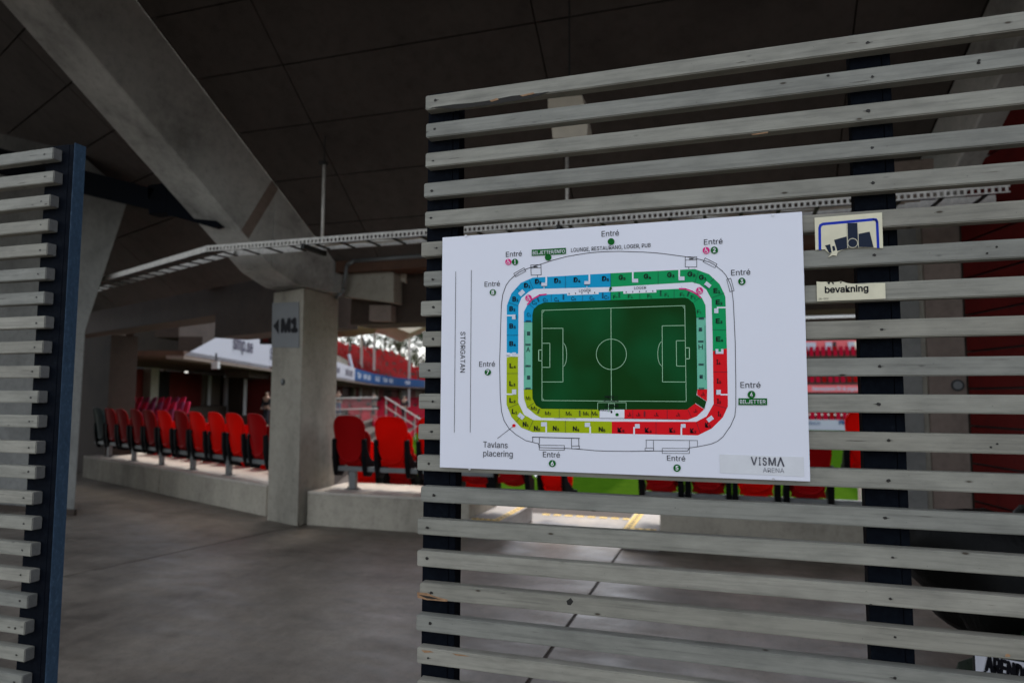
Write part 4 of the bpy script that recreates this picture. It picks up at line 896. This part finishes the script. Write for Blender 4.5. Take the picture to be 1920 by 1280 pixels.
bm = NB(); O = p(1846, 1257, .002); e = p(1925, 1281, .002); ex = (e-O).normalized(); u = V(-ex.z, 0, ex.x); u = (u+V(-.15, 0, 0)).normalized()
add_text(bm, 'ARENDO', O, ex, u, (e-O).length*1.12, .062, .03); O = p(1843, 1282, .002); add_text(bm, 'VI', O, ex, u, .05, .05, .03)
ob('lettering', bm, 'p_black', th)

# ------------------------------------------------------------------ far left stand: fascia boards, tiers, seats
F = [onZ(345, 667, 2.5), onZ(505, 692, 2.5), onZ(622, 708, 2.5), onZ(665, 715.5, 2.5), onZ(700, 720.5, 2.5), onZ(745, 724.3, 2.5), onZ(796, 727, 2.5), onZ(850, 728.6, 2.5)]
def outn(i):
    a = F[max(0, i-1)]; c = F[min(len(F)-1, i+1)]; d = (c-a).normalized(); return V(-d.y, d.x, 0)
fs = thing('fascia_board', 'long curving line of white then blue advertising boards on the upper tier', 'advertising board', F[1])
for i in range(len(F)-1):
    a, c = F[i], F[i+1]; n = outn(i); bm = NB(); h0 = .95
    a2 = a+(c-a)*.0015
    tl0 = .0
    A0, A1 = a2, c
    if i == 0:
        bm.faces.new([bm.verts.new(q) for q in (A0+V(0, 0, .02), A1+V(0, 0, .02), A1+V(0, 0, h0), A0+(A1-A0)*.42+V(0, 0, h0))])
    else: quadbox(bm, [A0+V(0, 0, .02), A1+V(0, 0, .02), A1+n*.1+V(0, 0, .02), A0+n*.1+V(0, 0, .02)]+[q+V(0, 0, h0) for q in (A0, A1, A1+n*.1, A0+n*.1)])
    ob('board', bm, ['ad_white', 'ad_white', 'ad_white', 'ad_blue', 'ad_blue', 'ad_blue', 'ad_navy'][i], fs)
    bm = NB(); bar(bm, a+outn(i)*.2-V(0, 0, .03), c+outn(i)*.2-V(0, 0, .03), .4, .07); ob('soffit_edge', bm, 'conc_pier', fs)
def fword(s, i, f0, f1, zb_, cap, mat):
    a, c = F[i], F[i+1]; d = (c-a).normalized(); O = a+(c-a)*f0+V(0, 0, zb_); n = V(d.y, -d.x, 0)*.02
    bm = NB(); add_text(bm, s, O+n, V(d.x, d.y, 0), V(0, 0, 1), (c-a).length*(f1-f0), cap, .02); ob('lettering', bm, mat, fs)
fword('smp.se', 0, .46, .72, .42, .42, 'ad_text'); fword('SMÅLANDSPOSTEN', 1, -.0-.06+.06, .55, .36, .42, 'ad_text'); fword('SMP', 2, .12, .28, .3, .35, 'ad_text'); fword('SMÅLANDS', 2, .52, .88, .3, .4, 'ad_text')
for i, fs_ in ((3, (.1, .4, .62)), (4, (.05, .35, .6)), (5, (.25,))):
    for f in fs_: fword(random.choice(['VÄXJÖ', 'NORD', 'TEAM']), i, f, f+.17, .3, .4, 'ad_textw')
# tiers rising outwards behind the fascia
NR_ = 12
def tierpt(s, k, dz=0):   # s: running parameter along F (float index), k row
    i = min(len(F)-2, int(s)); f = s-i; p_ = F[i].lerp(F[i+1], f); n = outn(i).lerp(outn(i+1), f).normalized()
    return p_+n*(.7+.82*k)+V(0, 0, .62+.47*k+dz)
lt = bpy.data.objects.new('upper_terrace', None); COL.objects.link(lt); lt['kind'] = 'structure'
for k in range(NR_):
    bm = NB()
    ss = [1, 1.5, 2, 2.5, 3, 3.5, 4, 4.5, 5, 5.5, 6, 7]
    for s0_, s1_ in zip(ss[:-1], ss[1:]):
        a, c = tierpt(s0_, k, -.42), tierpt(s1_, k, -.42); a2, c2 = tierpt(s0_, k+1, -.89), tierpt(s1_, k+1, -.89)
        a2.z = a.z; c2.z = c.z
        quadbox(bm, [a-V(0, 0, .5), c-V(0, 0, .5), c2-V(0, 0, .5), a2-V(0, 0, .5), a, c, c2, a2])
    o = ob('tread', bm, 'conc_dark'); o.parent = lt
def far_seat_mesh(nm, mat, sc=1):
    bm = NB(); prism(bm, [V(x, .12, z) for x, z in ((-.2, .1), (.2, .1), (.23, .42), (.17, .56), (-.17, .56), (-.23, .42))], V(0, .05, 0)); box(bm, -.2, .2, .0, .12, .02, .30)
    bmesh.ops.recalc_face_normals(bm, faces=bm.faces); me = bpy.data.meshes.new(nm); bm.to_mesh(me); bm.free(); me.materials.append(MAT[mat]); return me
fm = {c: far_seat_mesh('far_seat', c) for c in ('seat_far', 'seat_old', 'seat_far2', 'rail_grey')}
fseats = []
lens = [(F[i+1]-F[i]).length for i in range(len(F)-1)]
for k in range(NR_-1):
    s_abs = 0
    i = 2
    while i < 7:
        L_ = lens[i]; n = int(L_/.56)
        for j in range(n):
            s = i+(j+.5)/n; frac = s-2
            # the lower left wedge shows bare grey treads; an aisle runs further right
            if k < 9-frac*4.5 and random.random() < .85: continue
            if 3.65 < s-.03*k < 3.78: continue
            if random.random() < .25: continue
            p_ = tierpt(s, k, -.42); ii = min(len(F)-2, int(s)); nn_ = outn(ii)
            fseats.append((p_, math.atan2(nn_.y, nn_.x)-math.pi/2, k, s))
        i += 1
fseats.sort(key=lambda q: (q[0]-V(0, 0, 1.6)).length)
bigb = NB(); cnt = 0; rc = {}
def add_far_bulk(bmx, p_, rz_):
    M = Matrix.Translation(p_) @ Matrix.Rotation(rz_, 4, 'Z')
    c = [M @ V(*q) for q in ((-.2, 0, .02), (.2, 0, .02), (.2, .16, .02), (-.2, .16, .02), (-.22, 0.1, .56), (.22, .1, .56), (.22, .16, .56), (-.22, .16, .56))]; quadbox(bmx, c)
for (p_, rz_, k, s) in fseats:
    if cnt < 170:
        o = bpy.data.objects.new('far_seat', fm['seat_far' if random.random() < .6 else 'seat_old']); COL.objects.link(o); o.location = p_; o.rotation_euler = (0, 0, rz_)
        rc[k] = rc.get(k, -1)+1
        tag(o, 'tiny red seat, %s from the column in the %s row of the upper terrace' % (nth(rc[k]), nth(k)), 'seat', 'red seats on the upper terrace across the pitch'); cnt += 1
    else: add_far_bulk(bigb, p_, rz_)
o = ob('far_seats', bigb, 'seat_far'); o['kind'] = 'stuff'; tag(o, 'mass of small red seats further along the upper terrace', 'seats')
# steps and vomitory block in the terrace
th = thing('stair_opening', 'pale stair opening with grey side wall in the far red terrace', 'stair opening', tierpt(3.8, 4))
bm = NB(); a = tierpt(3.72, 1); c = tierpt(3.95, 8); n = outn(3)
quadbox(bm, [tierpt(3.80, 2, -.3), tierpt(4.05, 2, -.3), tierpt(4.05, 7, -.9), tierpt(3.80, 7, -.9), tierpt(3.80, 2, .5), tierpt(4.05, 2, .5), tierpt(4.05, 7, .3), tierpt(3.80, 7, .3)]); ob('side_wall', bm, 'conc_plinth', th)
bm = NB(); bar(bm, tierpt(3.70, 0, -.3), tierpt(3.74+.42, 12, -.3), 1.2, .15); ob('stair', bm, 'roof_beige', th)
# wall, columns and dark openings under the left stand
uw = thing('stand_wall', 'dark red boarded wall with concrete piers under the upper tier boards', 'wall', (-20, 25, 0))
NW = 40
def under(s, off, z):
    i = min(len(F)-2, int(s)); p_ = F[i].lerp(F[i+1], s-i); n = outn(i).lerp(outn(i+1), s-i).normalized(); q = p_+n*off; return V(q.x, q.y, z)
ss = [k*.25 for k in range(0, 29)]
for k, (s0_, s1_) in enumerate(zip(ss[:-1], ss[1:])):
    bm = NB(); a, c = under(s0_, 3.4, 0), under(s1_, 3.4, 0)
    quadbox(bm, [a+V(0, 0, -2), c+V(0, 0, -2), c+V(-.2, .2, -2), a+V(-.2, .2, -2), a+V(0, 0, 2.4), c+V(0, 0, 2.4), c+V(-.2, .2, 2.4), a+V(-.2, .2, 2.4)])
    ob('wall_panel', bm, ['red_wall', 'conc_dark', 'red_wall', 'black', 'red_wall', 'conc_pier', 'conc_pier'][k % 7], uw)
    if k % 3 == 0:
        bm = NB(); q = under(s0_, 3.2, -2); box(bm, q.x-.16, q.x+.16, q.y-.16, q.y+.16, -2, 2.44); ob('pier', bm, 'conc_col', uw)
bm = NB()
for k in range(len(F)-1):
    a, c = F[k], F[k+1]; n0, n1 = outn(k), outn(k+1)
    quadbox(bm, [a, c, c+n1*4, a+n0*4]+[q+V(0, 0, .12) for q in (a, c, c+n1*4, a+n0*4)])
ob('soffit', bm, 'rust_soffit', uw)
# left background: white door frame, red wall, mesh doors beyond the seat row
lb = thing('stair_wall', 'dark wall with white door posts and deep red doors beyond the long seat row', 'wall', (-20, 17, 0))
YB = 22.5
def pb(x0, x1, y0, y1, mat, nm, dy=.15, yy=None):
    Y = yy or YB; a = onY(x0, y1, Y); c = onY(x1, y0, Y); bm = NB(); box(bm, a.x, c.x, Y, Y+dy, a.z, c.z); ob(nm, bm, mat, lb)
pb(120, 344, 600, 850, 'conc_dark', 'wall', .2, 24); pb(346, 525, 668, 850, 'conc_dark', 'wall', .2, 24.1); pb(525, 600, 704, 850, 'conc_dark', 'wall', .2, 24.1)
pb(198, 228, 622, 850, 'conc_pier', 'pier', .5, 21.5); pb(196, 236, 612, 650, 'conc_pier', 'corbel', .4, 21)
pb(222, 228, 676, 850, 'steel_white', 'door_post'); pb(231, 234, 676, 850, 'steel_white', 'door_post')
pb(236, 280, 655, 850, 'black', 'opening', .05); pb(236, 280, 700, 850, 'red_wall', 'door', .04, 22.3)
pb(281, 308, 665, 850, 'conc_pier', 'pier'); pb(318, 384, 708, 850, 'red_wall', 'door', .1); pb(386, 390, 704, 850, 'steel_white', 'door_post'); pb(415, 424, 704, 850, 'alu', 'door_post'); pb(454, 457, 704, 850, 'steel_white', 'door_post')
pb(426, 452, 704, 850, 'conc_dark', 'door'); pb(460, 600, 704, 850, 'red_wall', 'wall_panel', .06, 22.8)
for k in range(9): pb(322+k*7, 323+k*7, 708, 790, 'black', 'mesh_bar', .02, 22.2)
q = onY(402, 684, 14); th = thing('flood_lamp', 'small white lamp fixed below the white advertising board', 'lamp', q)
bm = NB(); box(bm, q.x-.09, q.x+.09, 14, 14.1, q.z-.09, q.z+.09); ob('housing', bm, 'steel_white', th); bm = NB(); bar(bm, q+V(0, .05, .09), q+V(0, .05, .3), .03, .03); ob('bracket', bm, 'galv_dark', th)
# dark M sign beyond the column
th = thing('sector_sign', 'small dark hanging sign with a faint M just left of the column', 'sign', onY(498, 634, 12))
bm = NB(); prism(bm, [onY(x, y, 12) for x, y in ((487, 625), (520, 625), (520, 645), (487, 645))], V(0, .08, 0)); ob('box', bm, 'black', th)
bm = NB(); O = onY(493, 641, 11.99); add_text(bm, 'M', O, V(1, 0, 0), V(0, 0, 1), .12, .12, .02); ob('lettering', bm, 'red_wall', th)
bm = NB(); a = onY(504, 620, 12); bar(bm, a, a+V(0, 0, .6), .03, .03); ob('hanger', bm, 'black', th)

# railings, stairs and people across the corner of the pitch
rl = thing('railing', 'pale steel railing along the walkway beyond the two nearest red seats', 'railing', onY(660, 760, 30))
def rp(x, y, Y=30): return onY(x, y, Y)
for y in (747, 768):
    bm = NB(); cyl(bm, rp(560, y+1), rp(708, y-2), .03, seg=6); ob('rail', bm, 'galv', rl)
for k in range(34):
    bm = NB(); x = 560+k*4.4; cyl(bm, rp(x, 747), rp(x, 790), .012, seg=5); ob('baluster', bm, 'galv', rl)
rl = thing('railing', 'grey handrail sloping down towards the pitch beyond the bright red seat', 'railing', onY(760, 770, 26))
bm = NB(); cyl(bm, rp(722, 744, 26), rp(830, 812, 26), .028, seg=6); ob('rail', bm, 'galv', rl)
bm = NB(); cyl(bm, rp(722, 762, 26), rp(830, 830, 26), .018, seg=6); ob('rail', bm, 'galv', rl)
for k in range(6):
    x = 724+k*18; bm = NB(); cyl(bm, rp(x, 745+k*11.2, 26), rp(x, 800+k*8, 26), .016, seg=6); ob('baluster', bm, 'galv', rl)
# lower far terrace: pale treads and red seats
lt2 = bpy.data.objects.new('lower_terrace', None); COL.objects.link(lt2); lt2['kind'] = 'structure'
for k in range(9):
    bm = NB(); ss_ = [.5, 1, 2, 3, 4, 5, 6, 7]
    for s0_, s1_ in zip(ss_[:-1], ss_[1:]):
        z = 1.15-.36*k; o1, o0 = 3.3-.85*k, 3.3-.85*(k+1)
        quadbox(bm, [under(s0_, o0, -2), under(s1_, o0, -2), under(s1_, o1, -2), under(s0_, o1, -2), under(s0_, o0, z), under(s1_, o0, z), under(s1_, o1, z), under(s0_, o1, z)])
    o = ob('tread', bm, 'conc_dark'); o.parent = lt2
bigb = NB(); cnt2 = 0; rowct = []
for k in range(1, 9):
    i = 2.0
    while i < 6.5:
        L_ = lens[int(i)]; i += .56/L_
        if (int(i*7) % 5) == 0: continue
        if i < 3.1: continue
        p_ = under(i, 3.3-.85*k-.35, 1.15-.36*k); n = outn(int(i)); rz_ = math.atan2(n.y, n.x)-math.pi/2
        if cnt2 < 60 and k < 4:
            rowct.append(k)
            o = bpy.data.objects.new('far_seat', fm['seat_far2']); COL.objects.link(o); o.location = p_; o.rotation_euler = (0, 0, rz_)
            tag(o, 'small pinkish red seat, %s from the column in the %s terrace row below blue boards' % (nth(sum(1 for q in rowct if q == k)), nth(k-1)), 'seat', 'red seats on the lower terrace across the corner'); cnt2 += 1
        else: add_far_bulk(bigb, p_, rz_)
o = ob('far_seats', bigb, 'seat_far2'); o['kind'] = 'stuff'; tag(o, 'mass of small pinkish red seats along the lower terrace', 'seats')

def person(label, foot, hgt, face, top, legs, stance=.1):
    t0 = thing('person', label, 'person', foot, world=False); t0.rotation_euler = (0, 0, face)
    s = hgt/1.78
    def skin(name, vs, es, mat):
        me = bpy.data.meshes.new(name); me.from_pydata([tuple(c*s for c in v[:3]) for v in vs], es, []); o = bpy.data.objects.new(name, me); COL.objects.link(o)
        md = o.modifiers.new('s', 'SKIN'); o.modifiers.new('u', 'SUBSURF').levels = 1; o.modifiers['u'].render_levels = 1
        for i, v in enumerate(vs): me.skin_vertices[0].data[i].radius = (v[3]*s, v[4]*s)
        me.skin_vertices[0].data[0].use_root = True; me.materials.append(MAT[mat]); o.parent = t0
        for p_ in me.polygons: p_.use_smooth = True
        return o
    st = stance
    vs = [(0, 0, .95, .15, .11), (0, 0, 1.2, .14, .10), (0, 0, 1.42, .17, .10), (0, 0, 1.52, .055, .055), (0, .01, 1.64, .085, .10), (0, .01, 1.72, .075, .09),
          (.2, 0, 1.42, .06, .06), (.27, -.02, 1.15, .05, .05), (.24, .1, .92, .035, .035), (.24, .13, .84, .04, .02), (-.2, 0, 1.42, .06, .06), (-.27, -.02, 1.15, .05, .05), (-.24, .1, .92, .035, .035), (-.24, .13, .84, .04, .02),
          (.10, 0, .88, .09, .09), (.12, .02, .5, .065, .065), (.13, -.02, .09, .045, .045), (.14, .12, .04, .04, .03), (-.10, 0, .88, .09, .09), (-.12, .02+st, .5, .065, .065), (-.13, -.02+st*.5, .09, .045, .045), (-.14, .12+st*.5, .04, .04, .03)]
    es = [(0, 1), (1, 2), (2, 3), (3, 4), (4, 5), (2, 6), (6, 7), (7, 8), (8, 9), (2, 10), (10, 11), (11, 12), (12, 13), (0, 14), (14, 15), (15, 16), (16, 17), (0, 18), (18, 19), (19, 20), (20, 21)]
    skin('body', vs, es, 'skin')
    f = 1.16
    skin('jacket', [(0, 0, .93, .165, .125), (0, 0, 1.2, .155, .12), (0, 0, 1.43, .18, .115), (.2, 0, 1.42, .075, .075), (.27, -.02, 1.15, .065, .065), (.245, .09, .95, .05, .05), (-.2, 0, 1.42, .075, .075), (-.27, -.02, 1.15, .065, .065), (-.245, .09, .95, .05, .05)],
         [(0, 1), (1, 2), (2, 3), (3, 4), (4, 5), (2, 6), (6, 7), (7, 8)], top)
    skin('trousers', [(0, 0, .98, .16, .12), (.10, 0, .86, .10, .10), (.12, .02, .5, .08, .08), (.13, -.02, .1, .07, .07), (-.10, 0, .86, .10, .10), (-.12, .02+st, .5, .08, .08), (-.13, -.02+st*.5, .1, .07, .07)], [(0, 1), (1, 2), (2, 3), (0, 4), (4, 5), (5, 6)], legs)
    skin('hair', [(0, -.015, 1.68, .092, .105), (0, -.005, 1.745, .08, .09)], [(0, 1)], 'hair')
    return t0
def put_person(label, x, ytop, ybot, Y, top, legs, face):
    a = onY(x, ybot, Y); c = onY(x, ytop, Y); person(label, a, c.z-a.z, face, top, legs)
put_person('person in black standing on the stairs beyond the two nearest red seats', 701, 737, 780, 38*1.0, 'cloth_black', 'cloth_dark', R(160))
put_person('person in dark jacket and blue jeans standing just right of the column', 634, 731, 778, 32, 'cloth_black', 'cloth_jean', R(200))
put_person('person in dark clothes behind the pink seats left of the timber screen', 758, 741, 789, 42, 'cloth_dark', 'cloth_dark', R(180))
put_person('person in black standing behind the seat row just left of the column', 499, 733, 800, 20, 'cloth_black', 'cloth_dark', R(180))

# ------------------------------------------------------------------ opposite stand seen through the right hand gaps
YO = 72.
def oz(y): return onY(1560, y, YO).z
X0, X1 = onY(870, 700, YO+14).x, onY(1650, 700, YO).x+22
os_ = thing('opposite_stand', 'distant stand across the pitch with pink banner, glass boxes and white roof edge', 'grandstand', ((X0+X1)/2, YO, -1.6))
def obx(nm, mat, y0, y1, Y0, dy, x0=X0, x1=X1):
    bm = NB(); box(bm, x0, x1, Y0, Y0+dy, onY(1560, y1, Y0).z, onY(1560, y0, Y0).z); return ob(nm, bm, mat, os_)
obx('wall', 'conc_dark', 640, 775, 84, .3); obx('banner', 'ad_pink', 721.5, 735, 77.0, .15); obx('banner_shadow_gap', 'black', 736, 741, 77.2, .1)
obx('parapet', 'steel_white', 588, 594, 83, .3); obx('glass_front', 'glass', 574, 586, 84.5, .1); obx('soffit', 'conc_dark', 595, 640, 85, .2); obx('roof_edge', 'black', 520, 572, 83.5, 6)
obx('white_panel', 'ad_white', 570, 588, 82.8, .1, onY(1597, 580, 82.8).x, onY(1613, 580, 82.8).x); obx('red_panel', 'seat_red', 573, 587, 82.7, .1, onY(1591, 580, 82.7).x, onY(1596, 580, 82.7).x)
for k in range(18): obx('mullion', 'steel_white', 573.5, 586.5, 84.4, .08, onY(1500+k*9, 580, 84.4).x-.06, onY(1500+k*9, 580, 84.4).x+.06)
obx('advert', 'ad_pink', 638, 657, 83.5, .1)
for a, c, mt_ in ((1510, 1530, 'ad_white'), (1548, 1560, 'ad_white'), (1562, 1568, 'black'), (1590, 1602, 'ad_white'), (1602, 1612, 'roof_beige')): obx('advert_panel', mt_, 641, 656, 83.2, .1, onY(a, 650, 83.2).x, onY(c, 650, 83.2).x)
rowy = [(795, 74.0), (790, 74.8), (784, 75.6), (778, 76.4), (716, 78.5), (708, 79.3), (700, 80.1), (692, 80.9), (666, 81.6), (659, 82.3)]
bigb = NB(); c3 = 0
rown = ['lowest row above white board', 'second row above white board', 'third row above white board', 'fourth row above white board', 'first row above pink banner', 'second row above pink banner', 'third row above pink banner', 'fourth row above pink banner', 'next to top row', 'top row']
for (ry, Y), rn_ in zip(rowy, rown):
    kk = 0
    z = onY(1560, ry, Y).z; bm = NB(); box(bm, X0, X1, Y-.1, Y+.75, z-.9, z-.05); ob('tread', bm, 'conc_dark', os_)
    xx = X0+1
    while xx < X1-1:
        if not (onY(1500, ry, Y).x-.4 < xx < onY(1625, ry, Y).x+.3): add_far_bulk(bigb, V(xx, Y+.1, z-.05), 0)
        xx += .60
    xa0, xa1 = onY(1500, ry, Y).x, onY(1625, ry, Y).x; x = xa0
    while x < xa1:
        o = bpy.data.objects.new('far_seat', fm['seat_far2' if random.random() < .75 else 'seat_old']); COL.objects.link(o); o.location = (x, Y+.1, z-.05); o.rotation_euler = (0, 0, 0); o.scale = (.95, 1, 1.15)
        o.rotation_euler = (0, 0, 0); tag(o, 'tiny red seat across the pitch, %s from left, %s' % (nth(kk), rn_), 'seat', 'red seats in the stand across the pitch'); x += .60; c3 += 1; kk += 1
o = ob('far_seats', bigb, 'seat_far2'); o['kind'] = 'stuff'; tag(o, 'mass of small red seats filling the rest of the stand across the pitch', 'seats')
ab = thing('perimeter_board', 'white advertising board along the far side of the pitch', 'advertising board', (onY(1580, 797, 71.5).x, 71.5, -1.6))
bm = NB(); box(bm, X0, X1, 71.5, 71.6, -1.6, -.62); ob('board', bm, 'ad_white', ab)
bm = NB(); O = onY(1573, 796, 71.48); e = onY(1612, 796, 71.48); add_text(bm, 'PREMION', O, V(1, 0, 0), V(0, 0, 1), e.x-O.x, .42, .03); O = onY(1515, 796, 71.48); e = onY(1538, 796, 71.48); add_text(bm, 'PREMION', O, V(1, 0, 0), V(0, 0, 1), e.x-O.x, .3, .0)
ob('lettering', bm, 'ad_blue', ab)
bm = NB(); O = onY(1523, 732, 76.98); e = onY(1608, 732, 76.98); add_text(bm, 'Hammarplasten för de yngsta', O, V(1, 0, 0), V(0, 0, 1), e.x-O.x, .42, .02); ob('lettering', bm, 'ad_white', os_)
# thin post on the pitch side
q = onY(1613, 945, 9.0); th = thing('barrier_post', 'thin grey post standing by the grass left of the right screen post', 'post', (q.x, 9.0, q.z))
bm = NB(); cyl(bm, (q.x, 9, 0), (q.x, 9, .9), .02, seg=8); ob('post', bm, 'galv', th); bm = NB(); cyl(bm, (q.x, 9, .9), (q.x+.6, 9, .9), .02, seg=8); ob('rail', bm, 'galv', th)

# ------------------------------------------------------------------ roof of far left stand and unseen slabs added to hold back daylight
ro = thing('stand_roof', 'beige roof edge of the far left stand lit against the trees', 'roof', tierpt(3, 10))
bm = NB(); a, b1_, c = onY(735, 612, 60), onY(815, 596, 60), onY(768, 625, 60)
prism(bm, [onY(690, 600, 60), onY(735, 611, 60), onY(768, 624, 60), onY(860, 585, 60), onY(860, 560, 60), onY(690, 560, 60)], V(-6, 10, 0)); ob('canopy', bm, 'roof_beige', ro)
bm = NB(); prism(bm, [onY(560, 612, 50), onY(640, 611, 50), onY(712, 602, 50), onY(712, 560, 50), onY(560, 560, 50)], V(-6, 10, 0)); ob('canopy', bm, 'roof_beige', ro)
for x, Y in ((678, 62), (768, 72), (702, 66)):
    a = onY(x, 645, Y); bm = NB(); cyl(bm, a-V(0, 0, 8), V(a.x, a.y, onY(x, 590, Y).z), .14, seg=8); ob('column', bm, 'steel_white', ro)
for (x, y0, y1, Y) in ((657, 664, 689, 44), (682, 632, 645, 58)):
    q0, q1 = onY(x-3, y0, Y), onY(x+3, y1, Y); th = thing('stair_rail', 'bright steel stair rail glinting in the far terrace' if x == 657 else 'short bright steel rail at the top of the far terrace', 'handrail', q1)
    bm = NB(); bar(bm, q0, q1, .16, .16); ob('rail', bm, 'ad_white', th); bm = NB(); bar(bm, q1, q1-V(0, 0, .5), .1, .1); ob('post', bm, 'galv', th)
bm = NB(); box(bm, -30, 6, 2.6, 8.5, 12.6, 13.0); o = struct('roof', bm, 'conc_dark')  # unseen roof slab, added to shade the opening below
bm = NB(); box(bm, -30, 3.2, 2.3, 2.55, 4.5, 12.9); o = struct('light_block_wall', bm, 'conc_dark')  # unseen wall above the view, added to darken the concourse

# ------------------------------------------------------------------ trees beyond the far stand
def tree(x, Y, ztop, width, seed, label, mat):
    rnd = random.Random(seed); q = onY(x, 640, Y); t0 = thing('tree', label, 'tree', (q.x, Y, -2), world=False, group='trees beyond the far stand')
    H_ = ztop+2
    bm = NB(); cyl(bm, (0, 0, 0), (0, 0, H_*.7), .45, .18, seg=8)
    for k in range(6):
        a = rnd.uniform(0, 6.3); z = H_*rnd.uniform(.35, .65); cyl(bm, (0, 0, z), (math.cos(a)*width*.4, math.sin(a)*width*.4, z+H_*.18), .14, .04, seg=5)
    ob('trunk', bm, 'bark', t0)
    vs, fs = [], []
    cl = [(rnd.gauss(0, .33)*width*.5, rnd.gauss(0, .33)*width*.5, H_*rnd.uniform(.38, .98), rnd.uniform(.7, 1.6)) for _ in range(46)]
    for c in cl:
        for _ in range(42):
            p_ = Vector((c[0]+rnd.gauss(0, .5)*c[3], c[1]+rnd.gauss(0, .5)*c[3], c[2]+rnd.gauss(0, .4)*c[3])); s = rnd.uniform(.13, .30)
            u = Vector((rnd.gauss(0, 1), rnd.gauss(0, 1), rnd.gauss(0, 1))).normalized(); w = u.orthogonal().normalized(); b_ = len(vs)
            vs += [p_-u*s, p_+w*s*.5, p_+u*s, p_-w*s*.5]; fs.append((b_, b_+1, b_+2, b_+3))
    me = bpy.data.meshes.new('crown'); me.from_pydata(vs, [], fs); me.materials.append(MAT[mat]); o = bpy.data.objects.new('crown', me); COL.objects.link(o); o.parent = t0
for k, (x, Y, zt, w) in enumerate(((600, 118, 16, 9), (632, 112, 19, 10), (660, 120, 18, 9), (690, 110, 17, 10), (722, 118, 19, 10), (750, 112, 16, 9), (780, 122, 14, 9), (810, 116, 18, 9), (575, 112, 17, 9))):
    tree(x, Y, zt, w, 30+k, '%s tree from the left in the line of trees: ' % nth([8, 0, 1, 2, 3, 4, 5, 6, 7].index(k))+['dark and leafy', 'loose and sunlit', 'mid green'][k % 3], 'leaf%d' % (k % 3))
for o in bpy.data.objects:
    if '_w' in o: del o['_w']
